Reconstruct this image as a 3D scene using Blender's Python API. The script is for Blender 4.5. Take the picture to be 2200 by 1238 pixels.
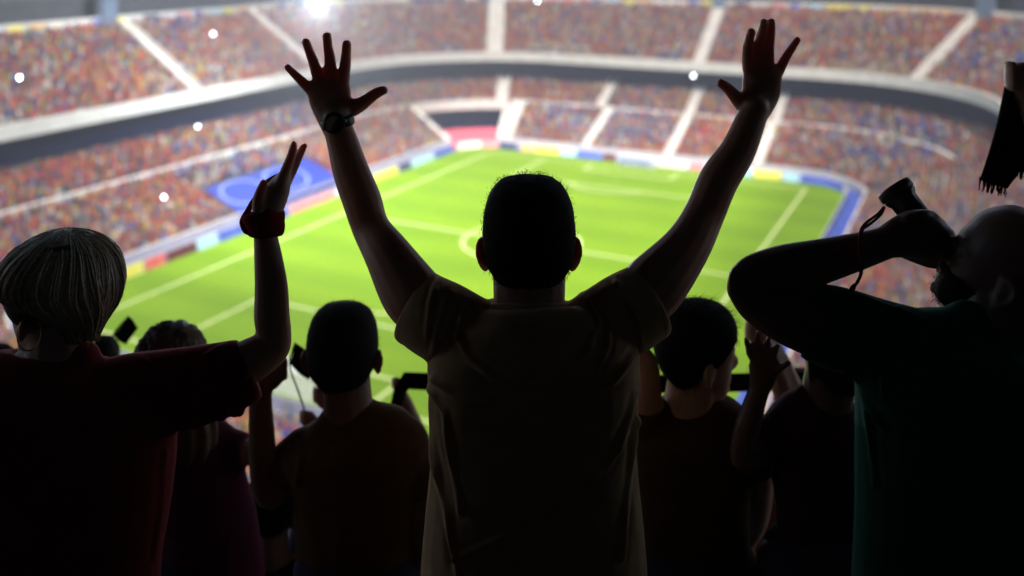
import bpy, bmesh, math, random
import numpy as np
from mathutils import Vector, Matrix

random.seed(7); rng = np.random.default_rng(7)
for o in list(bpy.data.objects): bpy.data.objects.remove(o)
scene = bpy.context.scene
COL = scene.collection
R = math.radians

# ------------------------------------------------------------------ camera, sky, sun, exposure
CAMH = 45.9                 # camera height above the pitch (m)
FPX = 1979.0                # focal length in reference pixels (2200 wide)
HOR = -115.0                # horizon row of the photograph
cam_d = bpy.data.cameras.new("camera"); cam = bpy.data.objects.new("camera", cam_d); COL.objects.link(cam)
cam.location = (0, 0, CAMH); cam.rotation_euler = (R(90), 0, 0)
cam_d.sensor_width = 36; cam_d.lens = FPX / 2200 * 36
cam_d.shift_y = -(619 - HOR) / 2200
cam_d.clip_start = 0.05; cam_d.clip_end = 2000
cam_d.dof.use_dof = True; cam_d.dof.focus_distance = 1.76; cam_d.dof.aperture_fstop = 1.9
scene.camera = cam

SUN_EL, SUN_AZ = R(64), R(178)      # azimuth measured from +Y (view direction), negative = left
world = bpy.data.worlds.new("World"); scene.world = world; world.use_nodes = True
wn = world.node_tree.nodes; wl = world.node_tree.links
sky = wn.new("ShaderNodeTexSky"); sky.sky_type = 'NISHITA'; sky.sun_disc = False
sky.sun_elevation = SUN_EL; sky.sun_rotation = SUN_AZ
wn["Background"].inputs[1].default_value = 0.10
wl.new(sky.outputs[0], wn["Background"].inputs[0])
sun_d = bpy.data.lights.new("sun", 'SUN'); sun = bpy.data.objects.new("sun", sun_d); COL.objects.link(sun)
sun_d.energy = 5.0; sun_d.angle = R(14); sun_d.color = (1.0, 0.95, 0.87)
sdir = Vector((math.sin(SUN_AZ) * math.cos(SUN_EL), math.cos(SUN_AZ) * math.cos(SUN_EL), math.sin(SUN_EL)))
sun.rotation_euler = sdir.to_track_quat('Z', 'Y').to_euler()
sun.location = sdir * 120
scene.view_settings.view_transform = 'Standard'; scene.view_settings.look = 'None'
scene.view_settings.gamma = 1.0; scene.view_settings.exposure = 1.03
scene.render.engine = 'CYCLES'
cy = scene.cycles
cy.use_denoising = True
try: cy.denoiser = 'OPENIMAGEDENOISE'
except Exception: pass
cy.max_bounces = 6; cy.diffuse_bounces = 3; cy.glossy_bounces = 2; cy.transmission_bounces = 3; cy.volume_bounces = 0
cy.sample_clamp_indirect = 6.0; cy.caustics_reflective = False; cy.caustics_refractive = False

SIDE_Y = 1.9  # front end of the added side walls, sets the side light
ROOF_Y, HAZE = 12.0, 0.0009      # front edge of the added roof over the camera's stand; density of the air

# ------------------------------------------------------------------ helpers
def W(u, v, Y):
    """reference pixel at depth Y -> world point (the scene is measured from the photograph)"""
    return np.array([(u - 1100) * Y / FPX, Y, CAMH - (v - HOR) * Y / FPX])

def mat(name, col, rough=0.7, spec=0.3, var=0.0, vscale=8.0, bump=0.0, bscale=200.0, sss=0.0, sheen=0.0, metallic=0.0, emit=None, estr=0.0):
    m = bpy.data.materials.new(name); m.use_nodes = True
    nt = m.node_tree; b = nt.nodes["Principled BSDF"]
    b.inputs["Base Color"].default_value = (*col, 1); b.inputs["Roughness"].default_value = rough
    b.inputs["Specular IOR Level"].default_value = spec; b.inputs["Metallic"].default_value = metallic
    tc = nt.nodes.new("ShaderNodeTexCoord")
    if var > 0:
        n = nt.nodes.new("ShaderNodeTexNoise"); n.inputs["Scale"].default_value = vscale; n.inputs["Detail"].default_value = 5
        nt.links.new(tc.outputs["Object"], n.inputs["Vector"])
        r = nt.nodes.new("ShaderNodeValToRGB")
        r.color_ramp.elements[0].position = 0.3; r.color_ramp.elements[1].position = 0.7
        r.color_ramp.elements[0].color = (*[max(0, c * (1 - var)) for c in col], 1)
        r.color_ramp.elements[1].color = (*[min(1, c * (1 + var)) for c in col], 1)
        nt.links.new(n.outputs["Fac"], r.inputs[0]); nt.links.new(r.outputs[0], b.inputs["Base Color"])
    if bump > 0:
        n2 = nt.nodes.new("ShaderNodeTexNoise"); n2.inputs["Scale"].default_value = bscale; n2.inputs["Detail"].default_value = 3
        nt.links.new(tc.outputs["Object"], n2.inputs["Vector"])
        bp = nt.nodes.new("ShaderNodeBump"); bp.inputs["Strength"].default_value = bump; bp.inputs["Distance"].default_value = 0.002
        nt.links.new(n2.outputs["Fac"], bp.inputs["Height"]); nt.links.new(bp.outputs[0], b.inputs["Normal"])
    if sss > 0:
        b.inputs["Subsurface Weight"].default_value = sss; b.inputs["Subsurface Radius"].default_value = (1.0, 0.25, 0.12)
        b.inputs["Subsurface Scale"].default_value = 0.03
    if sheen > 0:
        b.inputs["Sheen Weight"].default_value = sheen; b.inputs["Sheen Roughness"].default_value = 0.4; mxc = max(col); b.inputs["Sheen Tint"].default_value = (*[0.12 + 0.75 * (c / mxc) * min(1, 0.25 + 1.6 * mxc) for c in col], 1)
    if emit:
        b.inputs["Emission Color"].default_value = (*emit, 1); b.inputs["Emission Strength"].default_value = estr
    return m

def mesh_of(name, V, F, smooth=False):
    me = bpy.data.meshes.new(name); me.from_pydata([tuple(v) for v in V], [], [tuple(f) for f in F]); me.update()
    if smooth: me.polygons.foreach_set("use_smooth", [True] * len(me.polygons))
    return me

def obj(name, me, m=None, parent=None, **props):
    o = bpy.data.objects.new(name, me); COL.objects.link(o)
    if m is not None and me is not None and not me.materials: me.materials.append(m)
    if parent is not None: o.parent = parent
    for k, v in props.items(): o[k] = v
    return o

def empty(name, loc, **props):
    o = bpy.data.objects.new(name, None); COL.objects.link(o); o.location = loc; o.empty_display_size = 0.2
    for k, v in props.items(): o[k] = v
    return o

def put(name, me, m, parent):
    """child mesh given in world coordinates"""
    o = obj(name, me, m, parent)
    if parent is not None:
        o.matrix_parent_inverse = Matrix.Translation(-Vector(parent.location))
    return o

class MB:
    def __init__(s): s.V = []; s.F = []
    def add(s, V, F):
        n = len(s.V); s.V += [tuple(map(float, v)) for v in V]; s.F += [tuple(i + n for i in f) for f in F]; return s
    def box(s, c, h, ax=None):
        c = np.array(c, float); A = np.eye(3) if ax is None else np.array(ax, float)
        V = [c + A[0] * h[0] * i + A[1] * h[1] * j + A[2] * h[2] * k for i in (-1, 1) for j in (-1, 1) for k in (-1, 1)]
        return s.add(V, [(0, 1, 3, 2), (4, 6, 7, 5), (0, 4, 5, 1), (2, 3, 7, 6), (0, 2, 6, 4), (1, 5, 7, 3)])
    def me(s, name, smooth=False): return mesh_of(name, s.V, s.F, smooth)

# ------------------------------------------------------------------ pitch coordinates (measured: 105 x 68 m pitch seen from behind a corner)
AX = np.array([0.4543, 0.8908]); BX = np.array([0.8908, -0.4543])
PC = AX * 128.06 + BX * -63.7
def S(p, q, z=0.0):
    xy = PC + AX * p + BX * q
    return np.array([xy[0], xy[1], z])
def Sv(p, q, z):
    p, q, z = np.broadcast_arrays(np.asarray(p, float), np.asarray(q, float), np.asarray(z, float))
    xy = PC + p[..., None] * AX + q[..., None] * BX
    return np.concatenate([xy, z[..., None]], -1)
AX3 = np.array([*AX, 0.0]); BX3 = np.array([*BX, 0.0]); Z3 = np.array([0, 0, 1.0])

class Ring:
    """rounded rectangle, offset outward by r; t is the arc length at r = 0"""
    def __init__(s, A, B, Rc):
        s.A, s.B, s.R = A, B, Rc
        la, lb, c = 2 * (A - Rc), 2 * (B - Rc), math.pi / 2 * Rc
        s.seg = [lb, c, la, c, lb, c, la, c]; s.cum = np.concatenate([[0], np.cumsum(s.seg)]); s.L = s.cum[-1]
    def at(s, t, r=0.0):
        t = np.mod(np.asarray(t, float), s.L); r = np.asarray(r, float)
        t, r = np.broadcast_arrays(t, r)
        k = np.clip(np.searchsorted(s.cum, t, side='right') - 1, 0, 7); d = t - s.cum[k]
        a, b, Rc = s.A - s.R, s.B - s.R, s.R
        p = np.zeros_like(t); q = np.zeros_like(t); npv = np.zeros_like(t); nq = np.zeros_like(t)
        # straight: far (+p), right (+q), near (-p), left (-q); corners after each
        st = {0: (s.A, -b, 0, 1, 1, 0), 2: (a, s.B, -1, 0, 0, 1), 4: (-s.A, b, 0, -1, -1, 0), 6: (-a, -s.B, 1, 0, 0, -1)}
        for kk, (p0, q0, dp, dq, n1, n2) in st.items():
            m = k == kk; p[m] = p0 + dp * d[m]; q[m] = q0 + dq * d[m]; npv[m] = n1; nq[m] = n2
        co = {1: (a, b, 0), 3: (-a, b, 90), 5: (-a, -b, 180), 7: (a, -b, 270)}
        for kk, (pc, qc, a0) in co.items():
            m = k == kk; th = np.radians(a0) + d[m] / Rc
            npv[m] = np.cos(th); nq[m] = np.sin(th); p[m] = pc + Rc * npv[m]; q[m] = qc + Rc * nq[m]
        return p + r * npv, q + r * nq, npv, nq
    def samples(s, step=3.0, cs=12):
        out = []
        for k in range(8):
            n = max(2, int(s.seg[k] / step)) if k % 2 == 0 else cs
            out += list(s.cum[k] + np.arange(n) / n * s.seg[k])
        return np.array(out)
WALL = Ring(60.5, 45.0, 14.0)
def t_of_px(u, v, r, z, ring=WALL):
    t = np.linspace(0, ring.L, 4000, endpoint=False); p, q, _, _ = ring.at(t, r); P = Sv(p, q, z)
    uu = 1100 + P[:, 0] / P[:, 1] * FPX; vv = HOR + (CAMH - P[:, 2]) / P[:, 1] * FPX
    d = (uu - u) ** 2 + (vv - v) ** 2; d[P[:, 1] < 20] = 1e12
    return float(t[np.argmin(d)])
def sweep(name, prof, ts, ring=WALL, closed=True, smooth=False):
    """sweep a profile [(r,z)...] along the ring"""
    pr = np.array(prof); T, Rr = np.meshgrid(ts, pr[:, 0], indexing='ij'); Zz = np.broadcast_to(pr[:, 1], T.shape)
    p, q, _, _ = ring.at(T, Rr); V = Sv(p, q, Zz).reshape(-1, 3); n, m = len(ts), len(pr)
    F = []
    for i in range(n if closed else n - 1):
        i2 = (i + 1) % n
        for j in range(m - 1): F.append((i * m + j, i2 * m + j, i2 * m + j + 1, i * m + j + 1))
    return mesh_of(name, V, F, smooth)

# ------------------------------------------------------------------ materials of the place
M_conc = mat("concrete_white", (0.60, 0.565, 0.52), 0.85, 0.2, 0.10, 0.4)
M_conc2 = mat("concrete_grey", (0.09, 0.09, 0.10), 0.9, 0.2, 0.15, 0.5)
M_shade = mat("navy_shade", (0.004, 0.006, 0.030), 0.9, 0.03, 0.2, 0.3)  # near-black navy, puts the shade of the gaps into the colour
M_track = mat("blue_track", (0.05, 0.085, 0.36), 0.8, 0.2, 0.12, 0.25)
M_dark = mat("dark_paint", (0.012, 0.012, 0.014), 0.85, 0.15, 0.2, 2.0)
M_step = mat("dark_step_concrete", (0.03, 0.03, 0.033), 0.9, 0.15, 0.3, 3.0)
M_ground = mat("service_ground", (0.10, 0.10, 0.10), 0.95, 0.1, 0.2, 0.2)
M_line = mat("pitch_line_paint", (0.50, 0.57, 0.24), 0.9, 0.1, 0.2, 1.2)
M_white = mat("white_paint", (0.82, 0.82, 0.80), 0.5, 0.4, 0.04, 2.0)
M_pink = mat("pink_ramp", (0.55, 0.10, 0.14), 0.9, 0.1, 0.12, 0.4)

def grass_material():
    m = bpy.data.materials.new("mown_grass"); m.use_nodes = True; nt = m.node_tree; b = nt.nodes["Principled BSDF"]
    tc = nt.nodes.new("ShaderNodeTexCoord"); sp = nt.nodes.new("ShaderNodeSeparateXYZ")
    nt.links.new(tc.outputs["Object"], sp.inputs[0])
    mu = nt.nodes.new("ShaderNodeMath"); mu.operation = 'MULTIPLY'; mu.inputs[1].default_value = 2 * math.pi / 11.7
    nt.links.new(sp.outputs["X"], mu.inputs[0])
    sn = nt.nodes.new("ShaderNodeMath"); sn.operation = 'SINE'; nt.links.new(mu.outputs[0], sn.inputs[0])
    mr = nt.nodes.new("ShaderNodeMapRange"); mr.inputs[1].default_value = -0.35; mr.inputs[2].default_value = 0.35
    nt.links.new(sn.outputs[0], mr.inputs[0])
    mix = nt.nodes.new("ShaderNodeMix"); mix.data_type = 'RGBA'
    mix.inputs[6].default_value = (0.124, 0.226, 0.002, 1); mix.inputs[7].default_value = (0.143, 0.250, 0.003, 1)
    nt.links.new(mr.outputs[0], mix.inputs[0])
    n = nt.nodes.new("ShaderNodeTexNoise"); n.inputs["Scale"].default_value = 0.06; n.inputs["Detail"].default_value = 7
    nt.links.new(tc.outputs["Object"], n.inputs["Vector"])
    mix2 = nt.nodes.new("ShaderNodeMix"); mix2.data_type = 'RGBA'; mix2.blend_type = 'MULTIPLY'; mix2.inputs[0].default_value = 0.6
    rp = nt.nodes.new("ShaderNodeValToRGB"); rp.color_ramp.elements[0].position = 0.3; rp.color_ramp.elements[1].position = 0.7
    rp.color_ramp.elements[0].color = (0.72, 0.78, 0.6, 1); rp.color_ramp.elements[1].color = (1.08, 1.05, 1.0, 1)
    nt.links.new(n.outputs["Fac"], rp.inputs[0]); nt.links.new(mix.outputs[2], mix2.inputs[6]); nt.links.new(rp.outputs[0], mix2.inputs[7])
    nt.links.new(mix2.outputs[2], b.inputs["Base Color"])
    b.inputs["Roughness"].default_value = 0.9; b.inputs["Specular IOR Level"].default_value = 0.1
    return m
M_grass = grass_material()

# ------------------------------------------------------------------ ground, pitch, track
gb = MB(); gb.add([(-380, -180, -0.03), (380, -180, -0.03), (380, 480, -0.03), (-380, 480, -0.03)], [(0, 1, 2, 3)])
obj("ground", gb.me("ground"), M_ground, kind="structure", label="grey service ground under the stadium")
def disc_ring(name, ring, r, z, m, step=3):
    ts = ring.samples(step); p, q, _, _ = ring.at(ts, r)
    # local pitch axes as object axes so that the mowing stripes follow the pitch
    V = [(a, b, 0) for a, b in zip(p, q)]
    me = mesh_of(name, V, [tuple(range(len(V)))[::-1]])
    o = obj(name, me, m)
    o.matrix_world = Matrix(((AX[0], BX[0], 0, PC[0]), (AX[1], BX[1], 0, PC[1]), (0, 0, -1, z), (0, 0, 0, 1)))
    return o
track = disc_ring("running_track", WALL, 0.0, 0.0, M_track); track["kind"] = "structure"; track["label"] = "blue track strip between the boards and the stands"
GR = Ring(57.2, 41.6, 8.0)
pitch = disc_ring("pitch", GR, 0.0, 0.012, M_grass); pitch["kind"] = "structure"; pitch["label"] = "bright green mown football pitch"
LW = 0.22
def line_child(name, V, F):
    return obj(name, mesh_of(name, V, F), M_line, pitch_marks)
pitch_marks = empty("pitch_markings", tuple(S(0, 0, 0)), kind="structure", label="white painted lines of the football pitch")
pitch_marks.matrix_world = Matrix(((AX[0], BX[0], 0, PC[0]), (AX[1], BX[1], 0, PC[1]), (0, 0, 1, 0.03), (0, 0, 0, 1)))
LZ = [0.0]
def seg_line(name, p0, q0, p1, q1):
    LZ[0] += 0.003; z = LZ[0]; w = LW
    if abs(p1 - p0) > abs(q1 - q0): V = [(p0 - w, q0 - w, z), (p1 + w, q0 - w, z), (p1 + w, q0 + w, z), (p0 - w, q0 + w, z)]
    else: V = [(p0 - w, q0, z), (p0 + w, q0, z), (p0 + w, q1, z), (p0 - w, q1, z)]
    line_child(name, V, [(0, 1, 2, 3)])
def arc_line(name, pc, qc, r, a0, a1, n=48):
    LZ[0] += 0.003; V = []; F = []
    for i in range(n + 1):
        a = a0 + (a1 - a0) * i / n
        V += [(pc + (r - LW) * math.cos(a), qc + (r - LW) * math.sin(a), LZ[0]), (pc + (r + LW) * math.cos(a), qc + (r + LW) * math.sin(a), LZ[0])]
        if i: F.append((2 * i - 2, 2 * i - 1, 2 * i + 1, 2 * i))
    line_child(name, V, F)
for q in (-34, 34): seg_line("touchline", -52.5, q, 52.5, q)
for p in (-52.5, 52.5): seg_line("goal_line", p, -34, p, 34)
seg_line("halfway_line", 0, -34, 0, 34); arc_line("centre_circle", 0, 0, 9.15, 0, 2 * math.pi, 80)
for s in (-1, 1):
    g = 52.5 * s
    for q in (-20.16, 20.16): seg_line("penalty_area_side", min(g, g - 16.5 * s), q, max(g, g - 16.5 * s), q)
    seg_line("penalty_area_front", g - 16.5 * s, -20.16, g - 16.5 * s, 20.16)
    for q in (-9.16, 9.16): seg_line("goal_area_side", min(g, g - 5.5 * s), q, max(g, g - 5.5 * s), q)
    seg_line("goal_area_front", g - 5.5 * s, -9.16, g - 5.5 * s, 9.16)
    dp = math.acos(5.5 / 9.15); c0 = math.pi if s > 0 else 0
    arc_line("penalty_arc", g - 11 * s, 0, 9.15, c0 - dp, c0 + dp, 30)
    arc_line("penalty_spot", g - 11 * s, 0, 0.12, 0, 2 * math.pi, 12)

def goal(p, s, label):
    root = empty("goal", tuple(S(p, 0, 0)), label=label, category="goal", group="goals at both ends of the pitch")
    def bar(name, A, B, r=0.085):
        A, B = np.array(A), np.array(B); t = (B - A) / np.linalg.norm(B - A)
        x = np.cross(t, Z3) if abs(t[2]) < 0.9 else AX3; x = x / np.linalg.norm(x); y = np.cross(t, x); mb = MB(); n = 10; V = []
        for P in (A, B): V += [P + r * (math.cos(2 * math.pi * i / n) * x + math.sin(2 * math.pi * i / n) * y) for i in range(n)]
        mb.add(V, [(i, (i + 1) % n, n + (i + 1) % n, n + i) for i in range(n)] + [tuple(range(n))[::-1], tuple(range(n, 2 * n))])
        put(name, mb.me(name, True), M_white, root)
    for q in (-3.74, 3.74): bar("post", S(p, q, 0), S(p, q, 2.44), 0.13); bar("net_support", S(p, q, 2.4), S(p + 2.0 * s, q, 2.2), 0.05); bar("back_post", S(p + 2.0 * s, q, 0), S(p + 2.0 * s, q, 2.2), 0.05)
    bar("crossbar", S(p, -3.8, 2.44), S(p, 3.8, 2.44), 0.13); bar("back_bar", S(p + 2.0 * s, -3.74, 0.06), S(p + 2.0 * s, 3.74, 0.06), 0.06)
    mb = MB(); w = 0.026
    for i in range(31):
        q = -3.74 + 7.48 * i / 30
        mb.box(S(p + 2.0 * s, q, 1.1), (w, w, 1.1), (AX3, BX3, Z3)); mb.box(S(p + 1.0 * s, q, 2.3), (1.0, w, w), (AX3 * 1.0, BX3, Z3))
    for j in range(10):
        mb.box(S(p + 2.0 * s, 0, 0.1 + 0.22 * j), (w, 3.74, w), (AX3, BX3, Z3))
        mb.box(S(p + 0.2 * j * s, 0, 2.42 - 0.02 * j), (w, 3.74, w), (AX3, BX3, Z3))
    put("net", mb.me("net"), M_white, root)
goal(-52.5, -1, "near white football goal with net, seen past the crowd's shoulders")
goal(52.5, 1, "far white football goal with net before the blue boards")

# ------------------------------------------------------------------ advertising boards
BR = Ring(57.0, 41.5, 8.0)
M_ad = {}
def admat(name, col, ink):
    m = bpy.data.materials.new("board_" + name); m.use_nodes = True; nt = m.node_tree; b = nt.nodes["Principled BSDF"]
    tc = nt.nodes.new("ShaderNodeTexCoord"); mp = nt.nodes.new("ShaderNodeMapping"); mp.inputs["Scale"].default_value = (0.9, 0.9, 2.2)
    n = nt.nodes.new("ShaderNodeTexVoronoi"); n.inputs["Scale"].default_value = 1.3
    nt.links.new(tc.outputs["Object"], mp.inputs[0]); nt.links.new(mp.outputs[0], n.inputs["Vector"])
    r = nt.nodes.new("ShaderNodeValToRGB"); r.color_ramp.elements[0].position = 0.30; r.color_ramp.elements[1].position = 0.36
    r.color_ramp.elements[0].color = (*ink, 1); r.color_ramp.elements[1].color = (*col, 1)
    nt.links.new(n.outputs["Distance"], r.inputs[0]); nt.links.new(r.outputs[0], b.inputs["Base Color"]); b.inputs["Roughness"].default_value = 0.5
    return m
for nm, c, k in [("yellow", (0.75, 0.66, 0.06), (0.82, 0.78, 0.35)), ("orange", (0.75, 0.38, 0.12), (0.8, 0.6, 0.3)), ("light blue", (0.35, 0.62, 0.75), (0.7, 0.8, 0.85)),
                 ("blue", (0.05, 0.09, 0.50), (0.16, 0.22, 0.62)), ("dark red", (0.10, 0.015, 0.02), (0.18, 0.03, 0.02)), ("white", (0.82, 0.78, 0.72), (0.8, 0.6, 0.55)),
                 ("pink", (0.72, 0.22, 0.25), (0.78, 0.45, 0.42)), ("red", (0.65, 0.08, 0.07), (0.75, 0.35, 0.3)), ("navy", (0.02, 0.03, 0.12), (0.06, 0.08, 0.2)),
                 ("pale grey", (0.62, 0.62, 0.62), (0.45, 0.45, 0.5))]: M_ad[nm] = admat(nm, c, k)
def board(t0, t1, colour, label, z0=0.02, z1=1.5, n=5):
    ts = np.linspace(t0, t1, n); out = []
    tm = (t0 + t1) / 2; p, q, a, b = BR.at(tm, 0.0); base = Sv(p, q, 0.0)
    root = empty("advertising_board", tuple(base), label=label, category="advertising board", group="advertising boards around the pitch")
    lean = 0.25
    def slab(r0, r1, za, zb):
        me = sweep("panel", [(r0, za), (r0 + lean * (zb - za), zb), (r1 + lean * (zb - za), zb), (r1, za)], ts, BR, closed=False); return me
    put("face_panel", slab(0.0, 0.05, z0, z1), M_ad[colour], root)
    put("back_panel", slab(0.06, 0.14, z0, z1 + 0.04), M_conc, root)
    for tt in (t0 + 0.3, t1 - 0.3):
        mb = MB(); p, q, a, b = BR.at(tt, 0.75); mb.box(Sv(p, q, 0.5), (0.06, 0.04, 0.5))
        p, q, a, b = BR.at(tt, 0.5); mb.box(Sv(p, q, 0.55), (0.25, 0.03, 0.03), (AX3 * float(a) + BX3 * float(b), AX3 * -float(b) + BX3 * float(a), Z3))
        put("brace", mb.me("brace"), M_conc2, root)
def boards_px(lst, side, v_of):
    for (u0, u1, c) in lst:
        t0 = t_of_px(u0, v_of(u0), 0, 0, BR); t1 = t_of_px(u1, v_of(u1), 0, 0, BR)
        if t1 < t0 - 100: t1 += BR.L
        elif t1 < t0: t0, t1 = t1, t0
        board(t0 + 0.04, t1 - 0.04, c, f"{c} advertising board {side}")
LFT = lambda u: 603 + (u - 262) * (536 - 603) / (434 - 262)
FAR = lambda u: 328 + (u - 1145) * (365 - 328) / (1480 - 1145)
def boards_named(lst, v_of):
    for (u0, u1, c, lab) in lst:
        t0 = t_of_px(u0, v_of(u0), 0, 0, BR); t1 = t_of_px(u1, v_of(u1), 0, 0, BR)
        if t1 < t0: t1 += BR.L
        if t1 - t0 > 60: continue
        board(t0 + 0.04, t1 - 0.04, c, lab)
boards_named([(180, 255, "blue", "blue advertising board hidden partly by the blonde woman's hair"),
    (257, 312, "yellow", "yellow advertising board on the left touchline beside the blonde woman's head"),
    (314, 358, "red", "red advertising board next to the yellow one on the left touchline"),
    (360, 425, "dark red", "dark red advertising board between the red and light blue ones on the left"),
    (427, 470, "light blue", "light blue advertising board on the left touchline before the raised wrist"),
    (472, 560, "blue", "blue advertising board left of the raised wrist with the red band"),
    (562, 620, "blue", "blue advertising board just right of the red wristband"),
    (622, 720, "pink", "pink advertising board below the blue tarpaulin")], LFT)
LF2 = lambda u: 424 + (u - 722) * (330 - 424) / (975 - 722)
boards_named([(722, 800, "pale grey", "pale grey advertising board behind the raised left forearm"),
    (802, 858, "yellow", "yellow advertising board on the left touchline beyond the raised forearm"),
    (860, 885, "navy", "small navy advertising board beside the far yellow one on the left"),
    (887, 935, "light blue", "light blue advertising board near the far left corner"),
    (937, 978, "blue", "blue advertising board at the far left corner")], LF2)
boards_named([(1118, 1143, "orange", "short orange advertising board behind the far goal line"),
    (1145, 1203, "yellow", "yellow advertising board behind the far goal line, left of the far goal"),
    (1205, 1237, "light blue", "light blue advertising board left of the far goal"),
    (1239, 1292, "blue", "blue advertising board left of the far goal"),
    (1294, 1325, "dark red", "dark red advertising board at the left post of the far goal"),
    (1327, 1408, "blue", "blue advertising board behind the far goal net"),
    (1410, 1478, "white", "white advertising board right of the far goal"),
    (1480, 1512, "pink", "pink advertising board right of the far white one"),
    (1514, 1616, "light blue", "light blue advertising board hidden behind the raised right arm"),
    (1618, 1680, "yellow", "yellow advertising board right of the raised right arm"),
    (1682, 1718, "light blue", "light blue advertising board near the far right corner")], FAR)
tc1 = t_of_px(1720, 392, 0, 0, BR)
board(tc1 + 0.05, tc1 + 9.5, "blue", "blue advertising board curving round the far right corner", n=10)
tc2 = t_of_px(985, 326, 0, 0, BR); tc3 = t_of_px(1070, 318, 0, 0, BR)
tc3 = tc3 + (BR.L if tc3 < tc2 else 0)
board(tc2, tc2 + (tc3 - tc2) * .6, "white", "white advertising board across the far left corner", n=8); board(tc2 + (tc3 - tc2) * .62, tc3, "pink", "pink advertising board across the far left corner before the ramp", n=8)
board(tc3 + 0.2, tc3 + 4.6, "navy", "dark navy advertising board right of the far corner ramp")
t0 = tc1 + 10.0
for i in range(11):
    board(t0 + i * 7.5, t0 + i * 7.5 + 7.4, "pale grey", "pale low board standing along the right touchline with its back to the stand")
t0 = BR.cum[4] - 12.0
for i in range(11):
    board(t0 + i * 8.5, t0 + i * 8.5 + 8.4, ["navy", "blue"][i % 2], "dark blue advertising board behind the near goal line" )

# ------------------------------------------------------------------ stands
TS = WALL.samples(3.0, 14)
def terrace(r0, z0, r1, z1, rows):
    pr = []; dr = (r1 - r0) / rows; dz = (z1 - z0) / rows
    for i in range(rows): pr += [(r0 + i * dr, z0 + i * dz), (r0 + (i + 1) * dr, z0 + i * dz)]
    return pr
AISLES = {"lower": [], "middle": [], "upper": []}
def add_aisle(tier, tb, w): AISLES[tier].append((tb, w))
for u, v, w in [(1085, 315, 2.8), (1262, 300, 1.7), (1440, 310, 1.7), (1632, 330, 1.6)]: add_aisle("lower", t_of_px(u, v, 1.0, 1.6), w)
for u, v, w in [(1078, 215, 2.6), (1290, 218, 1.7), (1482, 228, 1.7), (1668, 248, 1.6)]: add_aisle("middle", t_of_px(u, v, 16.3, 8.0), w)
for u, v, w in [(1062, 118, 3.8), (1500, 122, 2.4), (1962, 172, 2.3), (432, 200, 2.3), (690, 150, 1.6)]: add_aisle("upper", t_of_px(u, v, 22.5, 18.9), w)

ring_end = t_of_px(2042, 352, 15.4, 7.5); print("ring_end", ring_end)
upper_end = t_of_px(2190, 238, 22.0, 17.8) + 1.0; upper_start = WALL.cum[5] + 14.0; print("upper", upper_end, upper_start)
def span(t0, t1, ring_samples):
    return np.array(sorted([(t if t >= t0 else t + WALL.L) for t in ring_samples if (t <= t1 or t >= t0)] + [t1 + WALL.L]))
#          # the lower fascia stops at the far right corner
TSU = span(upper_start, upper_end, TS); TSR = np.array([upper_end + 0.2] + [t for t in TS if upper_end + 0.2 < t < WALL.cum[3] + 8])
TUN0, TUN1 = t_of_px(940, 330, 0.0, 0.0) , t_of_px(1068, 316, 0.0, 0.0)
TUN0 = t_of_px(968, 308, 0.0, 1.0); TUN1 = t_of_px(1068, 303, 0.0, 1.0)      # the ramp opens in the far left corner
print("tun", TUN0, TUN1, WALL.cum)

LOW = (0.35, 1.35, 15.2, 6.9, 18); MID = (16.4, 7.3, 29.0, 14.0, 15); UPP = (22.7, 17.8, 43.0, 30.4, 26)
lower = empty("lower_stand", tuple(S(60.5, 0, 0)), label="lower concrete tier of terraces ringing the pitch behind the boards", category="stand")
ts_low = np.sort(np.concatenate([TS, [TUN0, TUN1]]))
ts_open = np.concatenate([ts_low[ts_low >= TUN1 - 1e-6] - WALL.L, ts_low[ts_low <= TUN0 + 1e-6]])
put("terrace", sweep("terrace", terrace(*LOW), ts_open, closed=False), M_conc2, lower)
put("front_wall", sweep("front_wall", [(0, 0), (0, 1.9), (0.34, 1.9), (0.34, 1.3)], ts_open, closed=False), M_conc, lower)
# the ramp: floor, side walls, dark mouth
p0, q0, n1, n2 = [float(x) for x in WALL.at((TUN0 + TUN1) / 2, 0.0)]
ramp = empty("corner_ramp", tuple(S(p0, q0, 0)), label="open pink ramp with white side walls in the far left corner", category="ramp")
tr = np.linspace(TUN0, TUN1, 7)
put("ramp_floor", sweep("ramp_floor", [(-1.5, 0.02), (0.3, 0.05), (14.0, 1.3)], tr, closed=False), M_pink, ramp)
put("back_wall", sweep("back_wall", [(13.8, 1.0), (13.8, 7.0)], tr, closed=False), M_shade, ramp)  # near-black wall colour stands for the darkness of the opening
put("lintel", sweep("lintel", [(12.6, 8.0), (12.6, 6.2), (15.3, 6.2)], tr, closed=False), M_conc, ramp)
for tt, sgn in ((TUN0, -1), (TUN1, 1)):
    V = []; F = []
    for r_, zt in ((-0.2, 2.2), (15.0, 7.6)):
        p, q, a, b = [float(x) for x in WALL.at(tt, r_)]; tv = (AX3 * -b + BX3 * a) * sgn
        for off in (0.02, 1.3): V += [S(p, q, -0.01) + tv * off, S(p, q, zt) + tv * off]
    F = [(0, 1, 5, 4), (2, 6, 7, 3), (1, 3, 7, 5), (0, 2, 3, 1), (4, 5, 7, 6)]
    put("side_wall", mesh_of("side_wall", V, F), M_conc, ramp)

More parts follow.
